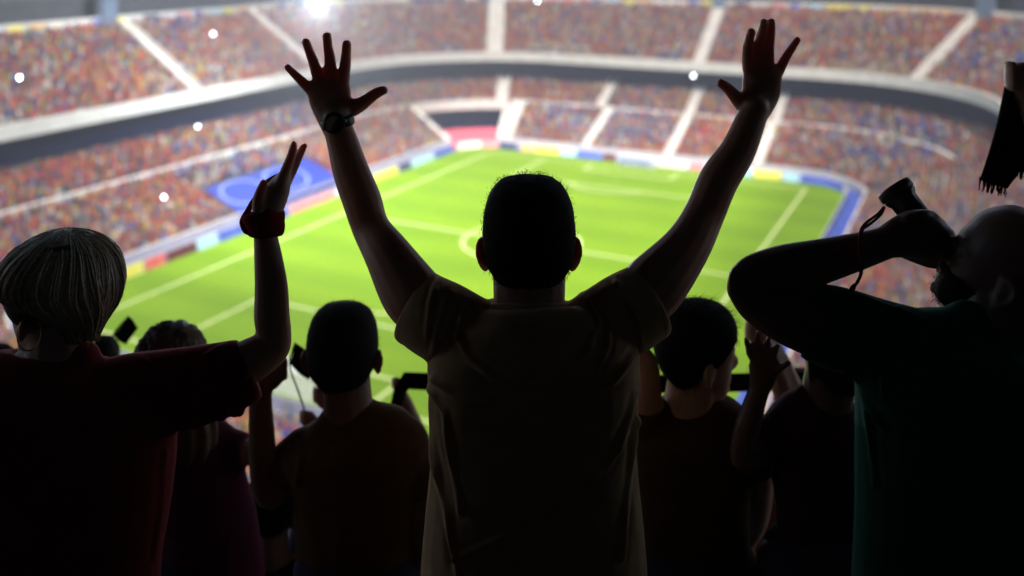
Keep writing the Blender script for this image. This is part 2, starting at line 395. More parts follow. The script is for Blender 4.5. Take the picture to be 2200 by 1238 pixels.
middle = empty("middle_stand", tuple(S(77, 0, 7)), label="middle concrete tier between the white fascia and the overhang", category="stand")
put("terrace", sweep("terrace", [(15.2, 6.5)] + terrace(*MID), TS), M_conc2, middle)
put("back_wall", sweep("back_wall", [(25.6, 10.4), (25.6, 17.3)], TSU, closed=False), M_shade, middle)  # wall set forward, its dark colour stands for shade under the overhang
t_start = WALL.cum[5] + 5
ts_f = [t for t in TS if (t <= ring_end or t >= t_start)]
ts_f = np.array(sorted([(t if t >= t_start else t + WALL.L) for t in ts_f] + [ring_end + WALL.L]))
fascia = empty("lower_fascia", tuple(S(76, 0, 6)), label="white fascia band between lower and middle tiers, ending at the far right", category="fascia")
put("band", sweep("band", [(15.25, 5.6), (15.25, 8.0), (16.0, 8.0), (16.0, 6.6)], ts_f, closed=False), M_conc, fascia)
for (u, v, c, w) in [(190, 438, "yellow", 7), (300, 405, "white", 5), (350, 395, "pink", 6), (480, 360, "light blue", 6), (590, 335, "yellow", 6), (850, 260, "yellow", 7), (1170, 225, "blue", 5), (1262, 225, "orange", 4),
                     (1282, 226, "yellow", 4), (1340, 228, "white", 5), (1700, 262, "blue", 3), (1740, 268, "pink", 3), (1875, 290, "yellow", 4), (110, 458, "pale grey", 6), (1550, 240, "yellow", 3), (1950, 310, "yellow", 4)]:
    tc = t_of_px(u, v, 15.25, 7.0); put("fascia_panel", sweep("fascia_panel", [(15.18, 6.0), (15.18, 7.5), (15.235, 7.5), (15.235, 6.0), (15.18, 6.0)], np.linspace(tc - w / 2, tc + w / 2, 4), closed=False), M_ad[c], fascia)

put("upper_terrace", sweep("upper_terrace", terrace(29.0, 14.0, 48.0, 24.0, 23), TSR, closed=False), M_conc2, middle)
upper = empty("upper_stand", tuple(S(83, 0, 17)), label="upper tier of terraces overhanging the dark gap", category="stand")
put("terrace", sweep("terrace", terrace(*UPP), TSU, closed=False), M_conc2, upper)
put("parapet", sweep("parapet", [(22.0, 16.7), (22.0, 19.0), (22.65, 19.0), (22.65, 17.5)], TSU, closed=False), M_conc, upper)
put("soffit", sweep("soffit", [(22.02, 16.72), (29.05, 17.6), (43, 29.8)], TSU, closed=False), M_shade, upper)  # underside coloured near-black to deepen the overhang's shade
# aisles: stairs proud of the terraces with low side walls
def build_aisle(root, spec, tt, w):
    r0, z0, r1, z1, rows = spec; p, q, a, b = [float(x) for x in WALL.at(tt, 0.0)]
    n = AX3 * a + BX3 * b; tv = AX3 * -b + BX3 * a; mb = MB(); rows2 = rows * 2; dr = (r1 - r0) / rows2; dz = (z1 - z0) / rows2
    base = S(p, q, 0)
    for i in range(rows2):
        c = base + n * (r0 + (i + .5) * dr) + Z3 * (z0 + i * dz + 0.06); mb.box(c, (dr / 2, w / 2, 0.24), (n, tv, Z3))
    put("aisle_stair", mb.me("aisle_stair"), M_conc, root)
    sl = np.array([r1 - r0, z1 - z0]); L = np.linalg.norm(sl); d = n * sl[0] / L + Z3 * sl[1] / L; up = np.cross(tv, d); up = up if up[2] > 0 else -up
    mid = base + n * (r0 + r1) / 2 + Z3 * ((z0 + z1) / 2 + 0.45)
    for s in (-1, 1):
        mb = MB(); mb.box(mid + tv * s * (w / 2 + 0.1), (L / 2, 0.09, 0.5), (d, tv, up)); put("aisle_wall", mb.me("aisle_wall"), M_conc, root)
for nm, root, spec in (("lower", lower, LOW), ("middle", middle, MID), ("upper", upper, UPP)):
    for tt, w in AISLES[nm]:
        if nm == "lower" and TUN0 - 0.5 < tt % WALL.L < TUN1 + 0.5: continue
        build_aisle(root, spec, tt, w)
# boxes above the upper tier
ts_all = np.linspace(0, WALL.L, 260, endpoint=False); pp, qq, _, _ = WALL.at(ts_all, 46.0); Yw = Sv(pp, qq, 0)[:, 1]
ok = Yw > 95
i0 = int(np.argmax(~ok)); order = np.roll(np.arange(260), -i0); ts_b = []
for k in order:
    if ok[k]: ts_b.append(ts_all[k] + (0 if k >= i0 else WALL.L))
ts_b = np.array(ts_b)
boxes = empty("box_gallery", tuple(S(103, 0, 30)), label="white gallery of boxes with signs above the upper tier", category="gallery")
put("parapet", sweep("parapet", [(43.05, 29.5), (43.05, 32.2), (43.5, 32.2), (43.5, 31.0), (47.0, 31.0)], ts_b, closed=False), M_conc, boxes)
put("back_wall", sweep("back_wall", [(47.0, 31.0), (47.0, 36.0), (44.0, 36.0), (44.0, 37.5), (47.0, 37.5), (47.0, 46.0)], ts_b, closed=False), M_conc2, boxes)
put("outer_wall", sweep("outer_wall", [(47.3, 46.0), (47.3, -0.02)], ts_b, closed=False), M_conc2, boxes)
cols = ["yellow", "blue", "white", "pale grey", "orange", "pale grey", "light blue", "blue", "pink", "white", "navy", "yellow"]
k = 0; tcur = ts_b[0] + 2
aisle_up = [a % WALL.L for a, _ in AISLES["upper"]]
while tcur < ts_b[-1] - 3:
    w = [3.2, 2.2, 4.0, 2.6][k % 4]
    put("sign_panel", sweep("sign_panel", [(42.99, 30.5), (42.99, 31.9), (43.03, 31.9), (43.03, 30.5), (42.99, 30.5)], np.linspace(tcur, tcur + w, 4), closed=False), M_ad[cols[(k * 5) % 12]], boxes)
    tcur += w + 1.3; k += 1
for tt in [t_of_px(u, 18, 43.0, 32) for u in (232, 640, 1040, 1545, 2115)]:
    p, q, a, b = [float(x) for x in WALL.at(tt, 43.0)]; n = AX3 * a + BX3 * b; tv = AX3 * -b + BX3 * a; mb = MB()
    mb.box(S(p, q, 32.7) + n * 0.5, (1.0, 1.7, 2.9), (n, tv, Z3)); put("stair_portal", mb.me("stair_portal"), mat("portal_blue_grey", (0.13, 0.17, 0.24), 0.8, 0.2, 0.1, 0.5) if "portal_blue_grey" not in bpy.data.materials else bpy.data.materials["portal_blue_grey"], boxes)
# unseen half-clear roof ring, added to dim the stands and pitch edges
rm = bpy.data.materials.new("half_clear_shade_roof"); rm.use_nodes = True; rnt = rm.node_tree
rtr = rnt.nodes.new("ShaderNodeBsdfTransparent"); rtr.inputs[0].default_value = (1, 0.97, 0.94, 1); rmx = rnt.nodes.new("ShaderNodeMixShader"); rmx.inputs[0].default_value = 0.46
rnt.nodes["Principled BSDF"].inputs["Base Color"].default_value = (0.25, 0.26, 0.28, 1)
rnt.links.new(rtr.outputs[0], rmx.inputs[1]); rnt.links.new(rnt.nodes["Principled BSDF"].outputs[0], rmx.inputs[2]); rnt.links.new(rmx.outputs[0], rnt.nodes["Material Output"].inputs["Surface"])
roof_ring = empty("shade_roof_ring", tuple(S(70, 0, 56)), label="unseen half-clear roof ring added above the frame to dim the stands", category="roof")
put("roof_sheet", sweep("roof_sheet", [(-3.0, 56.0), (-3.0, 56.5), (75.0, 62.0)], TS), rm, roof_ring)
put("edge_truss", sweep("edge_truss", [(-3.4, 55.4), (-3.4, 57.0), (-3.05, 57.0), (-3.05, 55.4), (-3.4, 55.4)], TS), M_conc2, roof_ring)
# blue tarpaulin over the seats at the halfway line on the far touchline side
tt0 = t_of_px(520, 478, 0.2, 1.9); tt1 = t_of_px(735, 405, 0.2, 1.9)
tarp = empty("blue_tarpaulin", tuple(S(0, -46, 1.5)), label="large blue tarpaulin with pale rings over the lower seats", category="tarpaulin")
M_tarp = mat("tarpaulin_blue", (0.015, 0.03, 0.22), 0.55, 0.3, 0.15, 0.3)
M_ringm = mat("faded_ring_print", (0.22, 0.27, 0.58), 0.6)
tsT = np.linspace(tt0, tt1, 16)
put("sheet", sweep("sheet", [(-0.10, 0.9), (0.1, 2.0), (4.0, 3.5), (8.0, 5.0), (8.2, 4.2)], tsT, closed=False), M_tarp, tarp)
for f in (0.22, 0.62):
    tm = tt0 + (tt1 - tt0) * f; V = []; F = []
    for i in range(41):
        a = 2 * math.pi * i / 40
        for rr in (2.95, 3.2):
            r_ = 4.3 + rr * 1.1 * math.cos(a); t_ = tm + rr * 1.5 * math.sin(a)
            p, q, _, _ = [float(x) for x in WALL.at(t_, r_)]; V.append(S(p, q, 2.04 + (r_ - 0.1) * 0.378 + 0.05))
        if i: F.append((2 * i - 2, 2 * i - 1, 2 * i + 1, 2 * i))
    put("ring_mark", mesh_of("ring_mark", V, F), M_ringm, tarp)

# ------------------------------------------------------------------ the crowd (one mass)
def crowd():
    pos = []; nor = []
    for nm, spec in (("lower", LOW), ("middle", MID), ("upper", UPP), ("right", (29.0, 14.0, 48.0, 24.0, 23)), ("cross", (15.2, 6.6, 16.4, 7.3, 1))):
        r0, z0, r1, z1, rows = spec; dr = (r1 - r0) / rows; dz = (z1 - z0) / rows
        for i in range(rows):
            r = r0 + (i + 0.55) * dr; z = z0 + i * dz
            for k in range(8):
                L = WALL.seg[k] * ((WALL.R + r) / WALL.R if k % 2 else 1.0); n = int(L / 0.60)
                t = WALL.cum[k] + (np.arange(n) + rng.uniform(-.22, .22, n) + .5) / n * WALL.seg[k]
                t = t[rng.random(n) > 0.05]
                p, q, a, b = WALL.at(t, r + rng.uniform(-.12, .12, len(t))); P = Sv(p, q, z)
                keep = np.ones(len(t), bool)
                for ta, w in AISLES.get(nm, []):
                    pa, qa, na, nb = [float(x) for x in WALL.at(ta, 0.0)]
                    lat = (p - pa) * -nb + (q - qa) * na; along = (p - pa) * na + (q - qa) * nb
                    keep &= ~((np.abs(lat) < w / 2 + 0.35) & (along > -5))
                tm = np.mod(t, WALL.L)
                if nm == "upper": keep &= (tm < upper_end) | (tm > upper_start)
                if nm == "right": keep &= (tm > upper_end + 0.3) & (tm < WALL.cum[3] + 7)
                if nm == "cross": keep &= (tm > ring_end + 0.3) & (tm < WALL.cum[5] + 5)
                if nm == "lower":
                    keep &= ~((tm > TUN0 - 0.3) & (tm < TUN1 + 0.3))
                    if r < 11.5: keep &= ~((tm > tt0 % WALL.L - 0.6) & (tm < tt1 % WALL.L + 0.6) & (r < 9.2))
                # keep what the place shows: not behind or under the camera's own stand
                keep &= (P[:, 1] > 28) & (np.abs(P[:, 0]) < P[:, 1] * 0.75 + 15)
                if nm == "middle": keep &= (P[:, 1] > 45) & ((i < rows - 6) | ((tm > upper_end) & (tm < upper_start)))
                pos.append(P[keep]); nor.append(np.stack([a, b], -1)[keep])
    P = np.concatenate(pos); Nn = np.concatenate(nor); n = len(P)
    out = Nn[:, :1] * AX + Nn[:, 1:] * BX; side = np.stack([-out[:, 1], out[:, 0]], -1)
    # template: torso (8 v) + head (6 v)
    hgt = rng.normal(1.0, 0.07, n); st = rng.random(n) < 0.55; H = np.where(st, 1.42, 0.95) * hgt
    w = rng.uniform(.20, .27, n)
    T = []
    for (z, ws, d) in ((0.0, 0.8, 0.8), (0.55, 0.85, 0.9), (0.86, 1.0, 0.9), (1.0, 0.5, 0.6)):
        for (i, j) in ((-1, -1), (1, -1), (1, 1), (-1, 1)): T.append((i * ws, j * d * 0.55, z, 0))
    V = np.zeros((n, 22, 3)); ang = rng.uniform(-.5, .5, n); c, s = np.cos(ang), np.sin(ang)
    s2 = side * c[:, None] + out * s[:, None]; o2 = out * c[:, None] - side * s[:, None]
    lean = rng.uniform(-.1, .1, n)
    for k, (x, y, z, _) in enumerate(T):
        V[:, k, :2] = P[:, :2] + s2 * (x * w + lean * z)[:, None] + o2 * (y * w)[:, None]; V[:, k, 2] = P[:, 2] + z * H
    hc = P[:, :2] + s2 * lean[:, None]; hr = 0.115; hz = P[:, 2] + H + 0.13
    for k, (x, y, z) in enumerate(((1, 0, 0), (-1, 0, 0), (0, 1, 0), (0, -1, 0), (0, 0, 1.2), (0, 0, -1.2))):
        V[:, 16 + k, :2] = hc + s2 * x * hr + o2 * y * hr; V[:, 16 + k, 2] = hz + z * hr
    F = []
    for l in range(3):
        for k in range(4): F.append((l * 4 + k, l * 4 + (k + 1) % 4, l * 4 + 4 + (k + 1) % 4, l * 4 + 4 + k))
    F.append((12, 13, 14, 15)); F4 = np.array(F)
    F3 = np.array([(16, 18, 20), (18, 17, 20), (17, 19, 20), (19, 16, 20), (18, 16, 21), (17, 18, 21), (19, 17, 21), (16, 19, 21)])
    off = (np.arange(n) * 22)[:, None, None]
    l4 = (F4[None] + off).reshape(-1); l3 = (F3[None] + off).reshape(-1)
    me = bpy.data.meshes.new("crowd"); me.vertices.add(n * 22); me.vertices.foreach_set("co", V.reshape(-1))
    nl = len(l4) + len(l3); me.loops.add(nl); me.loops.foreach_set("vertex_index", np.concatenate([l4, l3]).astype(np.int32))
    np4, np3 = len(l4) // 4, len(l3) // 3; me.polygons.add(np4 + np3)
    me.polygons.foreach_set("loop_start", np.concatenate([np.arange(np4) * 4, len(l4) + np.arange(np3) * 3]).astype(np.int32))
    me.update(calc_edges=True)
    pal = np.array([(.50, .05, .03), (.58, .14, .04), (.42, .03, .05), (.60, .24, .07), (.70, .66, .58), (.62, .58, .50), (.04, .07, .36), (.03, .04, .20), (.10, .15, .45),
                    (.60, .46, .06), (.12, .12, .13), (.05, .05, .06), (.30, .28, .27), (.10, .22, .10), (.25, .08, .28), (.45, .32, .20), (.30, .38, .50)])
    pw = np.array([19, 13, 8, 11, 8, 5, 5, 4, 3, 7, 6, 5, 4, 2, 2, 5, 2], float); pw /= pw.sum()
    ci = rng.choice(len(pal), n, p=pw)
    # blocks of supporters in one colour, as groups of friends and clubs sit together
    fld = np.zeros(n); fl2 = np.zeros(n)
    for kx, ky, kz, ph in rng.uniform(-.22, .22, (9, 4)) * np.array([1, 1, 2, 14]): fld += np.sin(P[:, 0] * kx + P[:, 1] * ky + P[:, 2] * kz + ph)
    for kx, ky, kz, ph in rng.uniform(-.16, .16, (9, 4)) * np.array([1, 1, 2, 20]): fl2 += np.sin(P[:, 0] * kx + P[:, 1] * ky + P[:, 2] * kz + ph)
    u1 = rng.random(n); red = (fld > 1.6) & (u1 < .55); ci[red] = rng.choice([0, 1, 2, 3], red.sum()); blu = (fl2 > 2.6) & (u1 < .45); ci[blu] = rng.choice([6, 7, 8, 5], blu.sum()); pal_ = (fl2 < -2.8) & (u1 < .4); ci[pal_] = rng.choice([4, 5, 9, 15], pal_.sum())
    tor = pal[ci] * rng.uniform(.25, .85, (n, 1))
    skin = np.array([(.48, .28, .19), (.38, .20, .13), (.18, .09, .06), (.07, .045, .03), (.55, .36, .26), (.12, .06, .04)])[rng.integers(0, 6, n)]
    leg = np.array([(.05, .06, .12), (.03, .03, .03), (.12, .11, .10), (.10, .13, .22)])[rng.integers(0, 4, n)]
    Cc = np.ones((n, 22, 4)); Cc[:, :16, :3] = tor[:, None]; Cc[:, :4, :3] = leg[:, None]; Cc[:, 16:, :3] = skin[:, None]
    at = me.color_attributes.new("clothes", 'FLOAT_COLOR', 'POINT'); at.data.foreach_set("color", np.clip(Cc, 0, 1).reshape(-1))
    m = bpy.data.materials.new("crowd_clothes"); m.use_nodes = True; nt = m.node_tree
    a = nt.nodes.new("ShaderNodeAttribute"); a.attribute_name = "clothes"; nt.links.new(a.outputs["Color"], nt.nodes["Principled BSDF"].inputs["Base Color"])
    nt.nodes["Principled BSDF"].inputs["Roughness"].default_value = 0.85
    obj("crowd", me, m, kind="stuff", label="dense far-off crowd in red, orange, white and blue filling every tier", category="crowd")
    print("crowd", n)
crowd()

# ------------------------------------------------------------------ camera flashes in the crowd
M_flash = mat("flash_light", (0.9, 0.95, 1.0), 0.4, 0.3, emit=(0.80, 0.93, 1.0), estr=20.0)
M_phone = mat("phone_black", (0.02, 0.02, 0.025), 0.3, 0.5)
def flash(u, v, r, z, label, s=0.2, watt=0):
    tt = t_of_px(u, v, r, z); p, q, a, b = [float(x) for x in WALL.at(tt, r)]; P = S(p, q, z)
    Yd = P[1] - 3.0; P = W(u, v, Yd) ; root = empty("camera_flash", tuple(P), label=label, category="camera flash", group="camera flashes in the crowd")
    n = np.array([-P[0], -P[1], CAMH - P[2]]); n /= np.linalg.norm(n); x = np.cross(n, Z3); x /= np.linalg.norm(x); y = np.cross(x, n)
    mb = MB(); mb.box(P + -n * 0.08, (0.28, 0.20, 0.05), (x, y, n)); put("camera_body", mb.me("camera_body"), M_phone, root)
    bm = bmesh.new(); bmesh.ops.create_icosphere(bm, subdivisions=2, radius=s); me = bpy.data.meshes.new("bulb"); bm.to_mesh(me); bm.free()
    me.transform(Matrix.Translation(Vector(P + n * 0.12))); put("bulb", me, M_flash, root)
    if watt:
        ld = bpy.data.lights.new("flash_light", 'POINT'); ld.energy = watt; ld.shadow_soft_size = 0.3; ld.color = (0.82, 0.92, 1.0); lo = bpy.data.objects.new("flash_lamp", ld); COL.objects.link(lo); lo.parent = root; lo.location = tuple(n * 7.0)
flash(42, 167, 30.0, 24.0, "bright camera flash at the far left of the upper tier crowd", .17)
flash(458, 73, 38.0, 29.3, "camera flash high in the upper tier, left of the raised hand with the watch", .17)
FL = W(683, 16, 165.0)
glow_root = empty("glow_lamp", tuple(FL), label="flash at the top edge above the hand with the watch, made a hung lamp for glow", category="glow_lamp")  # a flash built up as a hung lamp, added for haze glow
mb = MB(); mb.box(FL + np.array([0, .55, .25]), (0.8, 0.25, 0.55)); put("housing", mb.me("housing"), M_phone, glow_root)
put("lamp_face", mesh_of("lamp_face", *[(lambda V, F: (V, F))(*x) for x in [([FL + np.array([.7 * math.cos(a), .2, .25 + .5 * math.sin(a)]) for a in np.linspace(0, 2 * math.pi, 24, endpoint=False)], [tuple(range(24))])]][0]), mat("lamp_face_light", (0.9, 0.95, 1.0), 0.4, emit=(0.85, 0.94, 1.0), estr=25.0), glow_root)
mb = MB(); mb.box(FL + np.array([0, .55, 10.9]), (0.04, 0.04, 10.1)); put("hanger_cable", mb.me("hanger_cable"), M_conc2, glow_root)
fl_d = bpy.data.lights.new("haze_glow_light", 'POINT'); fl_d.energy = 55000; fl_d.shadow_soft_size = 0.5; fl_d.color = (0.84, 0.92, 1.0)  # added point light that makes the glow in the haze
fl_o = bpy.data.objects.new("haze_glow_light", fl_d); COL.objects.link(fl_o); fl_o.parent = glow_root; fl_o.location = (0, -0.6, 0.25)
flash(797, 76, 36.0, 28.0, "camera flash just right of the watch hand's fingertips", .19)
flash(425, 272, 25.0, 14.2, "camera flash in the middle tier left of the raised watch", .15)
flash(352, 424, 12.0, 8.0, "camera flash in the lower tier near the blue tarpaulin", .15)
flash(1490, 163, 27.0, 14.5, "camera flash in the dark gap left of the open right hand", .21)
flash(1155, 3, 42.0, 32.0, "camera flash at the top edge above the man's head", .18)
#PEOPLE#
# ------------------------------------------------------------------ the camera's own stand, with unseen roof and walls added to shade it
own = empty("spectator_stand", (0, 2, 42), label="dark stand whose stepped rows carry the near spectators, unseen roof and walls added to shade them", category="stand")
def sbox(name, x0, x1, y0, y1, z0, z1, m): mb = MB(); mb.box(((x0 + x1) / 2, (y0 + y1) / 2, (z0 + z1) / 2), ((x1 - x0) / 2, (y1 - y0) / 2, (z1 - z0) / 2)); put(name, mb.me(name), m, own)
ROWY = {4: (3.62, 4.4), 3: (2.86, 3.62), 2: (2.10, 2.86), 1: (1.34, 2.10), 0: (0.58, 1.34)}
FLOOR = {4: CAMH - 3.80, 3: CAMH - 3.25, 2: CAMH - 2.72, 1: CAMH - 2.20, 0: CAMH - 1.67}
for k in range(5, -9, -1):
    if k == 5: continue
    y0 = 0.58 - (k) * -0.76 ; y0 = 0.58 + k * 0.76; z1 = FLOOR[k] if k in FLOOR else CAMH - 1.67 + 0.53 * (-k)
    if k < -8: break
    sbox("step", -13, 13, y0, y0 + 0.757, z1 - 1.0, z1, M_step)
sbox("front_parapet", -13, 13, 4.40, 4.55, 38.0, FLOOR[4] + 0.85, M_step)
sbox("rear_shade_wall", -13.2, 13.2, -6.6, -6.0, 0.0, CAMH + 5.6, M_dark)  # unseen, added to keep light off the figures' backs
for sx in (-1, 1): sbox("side_wall", min(sx * 13, sx * 13.3), max(sx * 13, sx * 13.3), -6.0, SIDE_Y, 36.0, CAMH + 5.6, M_dark)  # unseen walls, added to limit light from the sides
sbox("roof", -14, 14, -6.7, ROOF_Y, CAMH + 5.62, CAMH + 6.0, M_dark)  # unseen slab, added to shade the near figures

# ------------------------------------------------------------------ figure toolkit
def loft(ch, ratio=0.85, seg=18, caps=(1, 1), d0=(0, 1, 0), sub=4):
    """ch: [(x,y,z,rs,rd)] -> closed tube"""
    C = np.array(ch, float); n = len(C)
    if n > 2 and sub > 1:
        out = []
        for i in range(n - 1):
            p0 = C[max(i - 1, 0)]; p1 = C[i]; p2 = C[i + 1]; p3 = C[min(i + 2, n - 1)]
            for k in range(sub):
                t = k / sub
                out.append(0.5 * (2 * p1 + (p2 - p0) * t + (2 * p0 - 5 * p1 + 4 * p2 - p3) * t * t + (3 * p1 - p0 - 3 * p2 + p3) * t ** 3))
        out.append(C[-1]); C = np.array(out)
    P = C[:, :3]; T = np.gradient(P, axis=0); T /= np.linalg.norm(T, axis=1)[:, None] + 1e-9
    rows = []
    def cap(i, sg):
        r = min(C[i, 3], C[i, 4]); out = []
        for ph in (30, 55, 75, 88): out.append((P[i] + sg * T[i] * r * math.sin(R(ph)), T[i], C[i, 3] * math.cos(R(ph)), C[i, 4] * math.cos(R(ph))))
        return out
    if caps[0]: rows += cap(0, -1)[::-1]
    rows += [(P[i], T[i], C[i, 3], C[i, 4]) for i in range(len(C))]
    if caps[1]: rows += cap(len(C) - 1, 1)
    V = []; d0 = np.array(d0, float)
    for (c, t, rs, rd) in rows:
        d = d0 - d0.dot(t) * t; ln = np.linalg.norm(d)
        if ln < 0.2: d = np.array([1.0, 0, 0]) - t[0] * t; ln = np.linalg.norm(d)
        d = d / ln; s_ = np.cross(t, d)
        for k in range(seg):
            a = 2 * math.pi * k / seg; V.append(c + s_ * rs * math.cos(a) + d * rd * math.sin(a))
    F = []
    for i in range(len(rows) - 1):
        for k in range(seg): F.append((i * seg + k, i * seg + (k + 1) % seg, (i + 1) * seg + (k + 1) % seg, (i + 1) * seg + k))
    F.append(tuple(range(seg))[::-1]); F.append(tuple(range((len(rows) - 1) * seg, len(rows) * seg)))
    return V, F
def chain(pts, ratio=0.85):
    """pixel chain [(u,v,Y,half_px[,ratio])] -> world chain"""
    out = []
    for p in pts:
        u, v, Y, h = p[:4]; rt = p[4] if len(p) > 4 else ratio; w = W(u, v, Y); r = h * Y / FPX; out.append((*w, r, r * rt))
    return out
def ball(c, rx, ry, rz, M=None):
    V = []; F = []; n, m = 14, 10
    for j in range(m + 1):
        th = math.pi * j / m
        for i in range(n):
            ph = 2 * math.pi * i / n; x = np.array([rx * math.sin(th) * math.cos(ph), ry * math.sin(th) * math.sin(ph), rz * math.cos(th)])
            V.append(np.array(c) + (M @ x if M is not None else x))
    for j in range(m):
        for i in range(n): F.append((j * n + i, j * n + (i + 1) % n, (j + 1) * n + (i + 1) % n, (j + 1) * n + i))
    return V, F
def remesh(name, pieces, voxel, smooth_it=4):
    mb = MB()
    for V, F in pieces: mb.add(V, F)
    me = mb.me(name); o = bpy.data.objects.new(name + "_tmp", me); COL.objects.link(o)
    md = o.modifiers.new("r", 'REMESH'); md.mode = 'VOXEL'; md.voxel_size = voxel; md.use_smooth_shade = True
    if smooth_it: sm = o.modifiers.new("s", 'SMOOTH'); sm.factor = 0.5; sm.iterations = smooth_it
    dg = bpy.context.evaluated_depsgraph_get(); out = bpy.data.meshes.new_from_object(o.evaluated_get(dg)); out.name = name
    bpy.data.objects.remove(o); bpy.data.meshes.remove(me)
    out.polygons.foreach_set("use_smooth", [True] * len(out.polygons)); return out
def co(me):
    a = np.empty(len(me.vertices) * 3); me.vertices.foreach_get("co", a); return a.reshape(-1, 3)
def no(me):
    a = np.empty(len(me.vertices) * 3); me.vertex_normals.foreach_get("vector", a); return a.reshape(-1, 3)
def wav(P, freq, seed, n=7):
    g = np.random.default_rng(seed); out = np.zeros(len(P))
    for i in range(n):
        k = g.normal(size=3); k /= np.linalg.norm(k); out += np.sin(P @ k * freq * g.uniform(.6, 1.6) + g.uniform(0, 6.28))
    return out / n
def wrinkle(me, seed, amp=0.004, freq=28.0, folds=(), stretch=(1.0, 1.0, 0.45)):
    P = co(me); N = no(me); Q = P * np.array(stretch)
    n1 = wav(Q, freq, seed); n2 = wav(Q + 0.05 * wav(P, 12, seed + 1)[:, None], freq * 1.9, seed + 2)
    ridge = 1 - np.abs(n1) * 2.2
    d = amp * (0.8 * ridge + 0.5 * n2)
    if folds:
        u = 1100 + P[:, 0] / P[:, 1] * FPX; v = HOR + (CAMH - P[:, 2]) / P[:, 1] * FPX
        back = np.clip(-N[:, 1] * 2, 0, 1)
        for pts, w, a in folds:
            dm = np.full(len(P), 1e9)
            for (x0, y0), (x1, y1) in zip(pts[:-1], pts[1:]):
                L2 = (x1 - x0) ** 2 + (y1 - y0) ** 2; t = np.clip(((u - x0) * (x1 - x0) + (v - y0) * (y1 - y0)) / L2, 0, 1)
                dm = np.minimum(dm, np.hypot(u - x0 - t * (x1 - x0), v - y0 - t * (y1 - y0)))
            w = w * 0.6; d += back * a * 0.00105 * (1 + .5 * np.sin(u * .05 + v * .03)) * (np.exp(-np.abs(dm / w) ** 1.3) - 0.35 * np.exp(-((dm - 2.2 * w) / w) ** 2))
    P = P + N * d[:, None]; me.vertices.foreach_set("co", P.reshape(-1)); me.update()

HEAD = [(.113, .025, .02, -.035), (.106, .045, .045, -.06), (.09, .060, .065, -.08), (.066, .071, .083, -.094), (.04, .0765, .091, -.1), (.014, .078, .094, -.1), (-.008, .076, .089, -.097),
        (-.03, .073, .088, -.09), (-.05, .065, .0895, -.078), (-.068, .058, .089, -.063), (-.085, .050, .087, -.045), (-.1, .046, .084, -.02), (-.11, .036, .078, .005), (-.117, .02, .065, .025)]
def head_shape(grow=0.0, seg=28, sc=1.0, zmin=-1):
    V = []; F = []; H0 = np.array(HEAD); f = np.linspace(0, len(H0) - 1, 40); H1 = []
    for x in f:
        i = min(int(x), len(H0) - 2); t = x - i; p0, p1, p2, p3 = H0[max(i - 1, 0)], H0[i], H0[i + 1], H0[min(i + 2, len(H0) - 1)]
        H1.append(0.5 * (2 * p1 + (p2 - p0) * t + (2 * p0 - 5 * p1 + 4 * p2 - p3) * t * t + (3 * p1 - p0 - 3 * p2 + p3) * t ** 3))
    z0, w0, a0, b0 = HEAD[0]; rows = [(z0 + .004, w0 * .25, (a0 + b0) / 2 + .006, (a0 + b0) / 2 - .006), (z0 + .0025, w0 * .65, a0 * .5, b0 * .75)] + H1
    for (z, w, yf, yb) in rows:
        for k in range(seg):
            a = 2 * math.pi * k / seg; c, s = math.cos(a), math.sin(a); e = 0.88
            x = (w + grow) * math.copysign(abs(c) ** e, c); y0 = (yf + yb) / 2; hy = (yf - yb) / 2 + grow
            V.append(np.array([x, y0 + hy * math.copysign(abs(s) ** e, s), z * (1 + (grow * 5.0 if z > 0 else 0))]) * sc)
    n = len(rows)
    for j in range(n - 1):
        for k in range(seg): F.append((j * seg + k, (j + 1) * seg + k, (j + 1) * seg + (k + 1) % seg, j * seg + (k + 1) % seg))
    F.append(tuple(range(seg))); F.append(tuple(range((n - 1) * seg, n * seg))[::-1])
    return V, F
def frame(yaw, pitch=0.0, roll=0.0):
    """head axes: yaw 0 looks along +Y (away from the camera), + turns to the right; pitch + looks up"""
    return np.array(Matrix.Rotation(-R(yaw), 3, 'Z') @ Matrix.Rotation(R(pitch), 3, 'X') @ Matrix.Rotation(R(roll), 3, 'Y'))
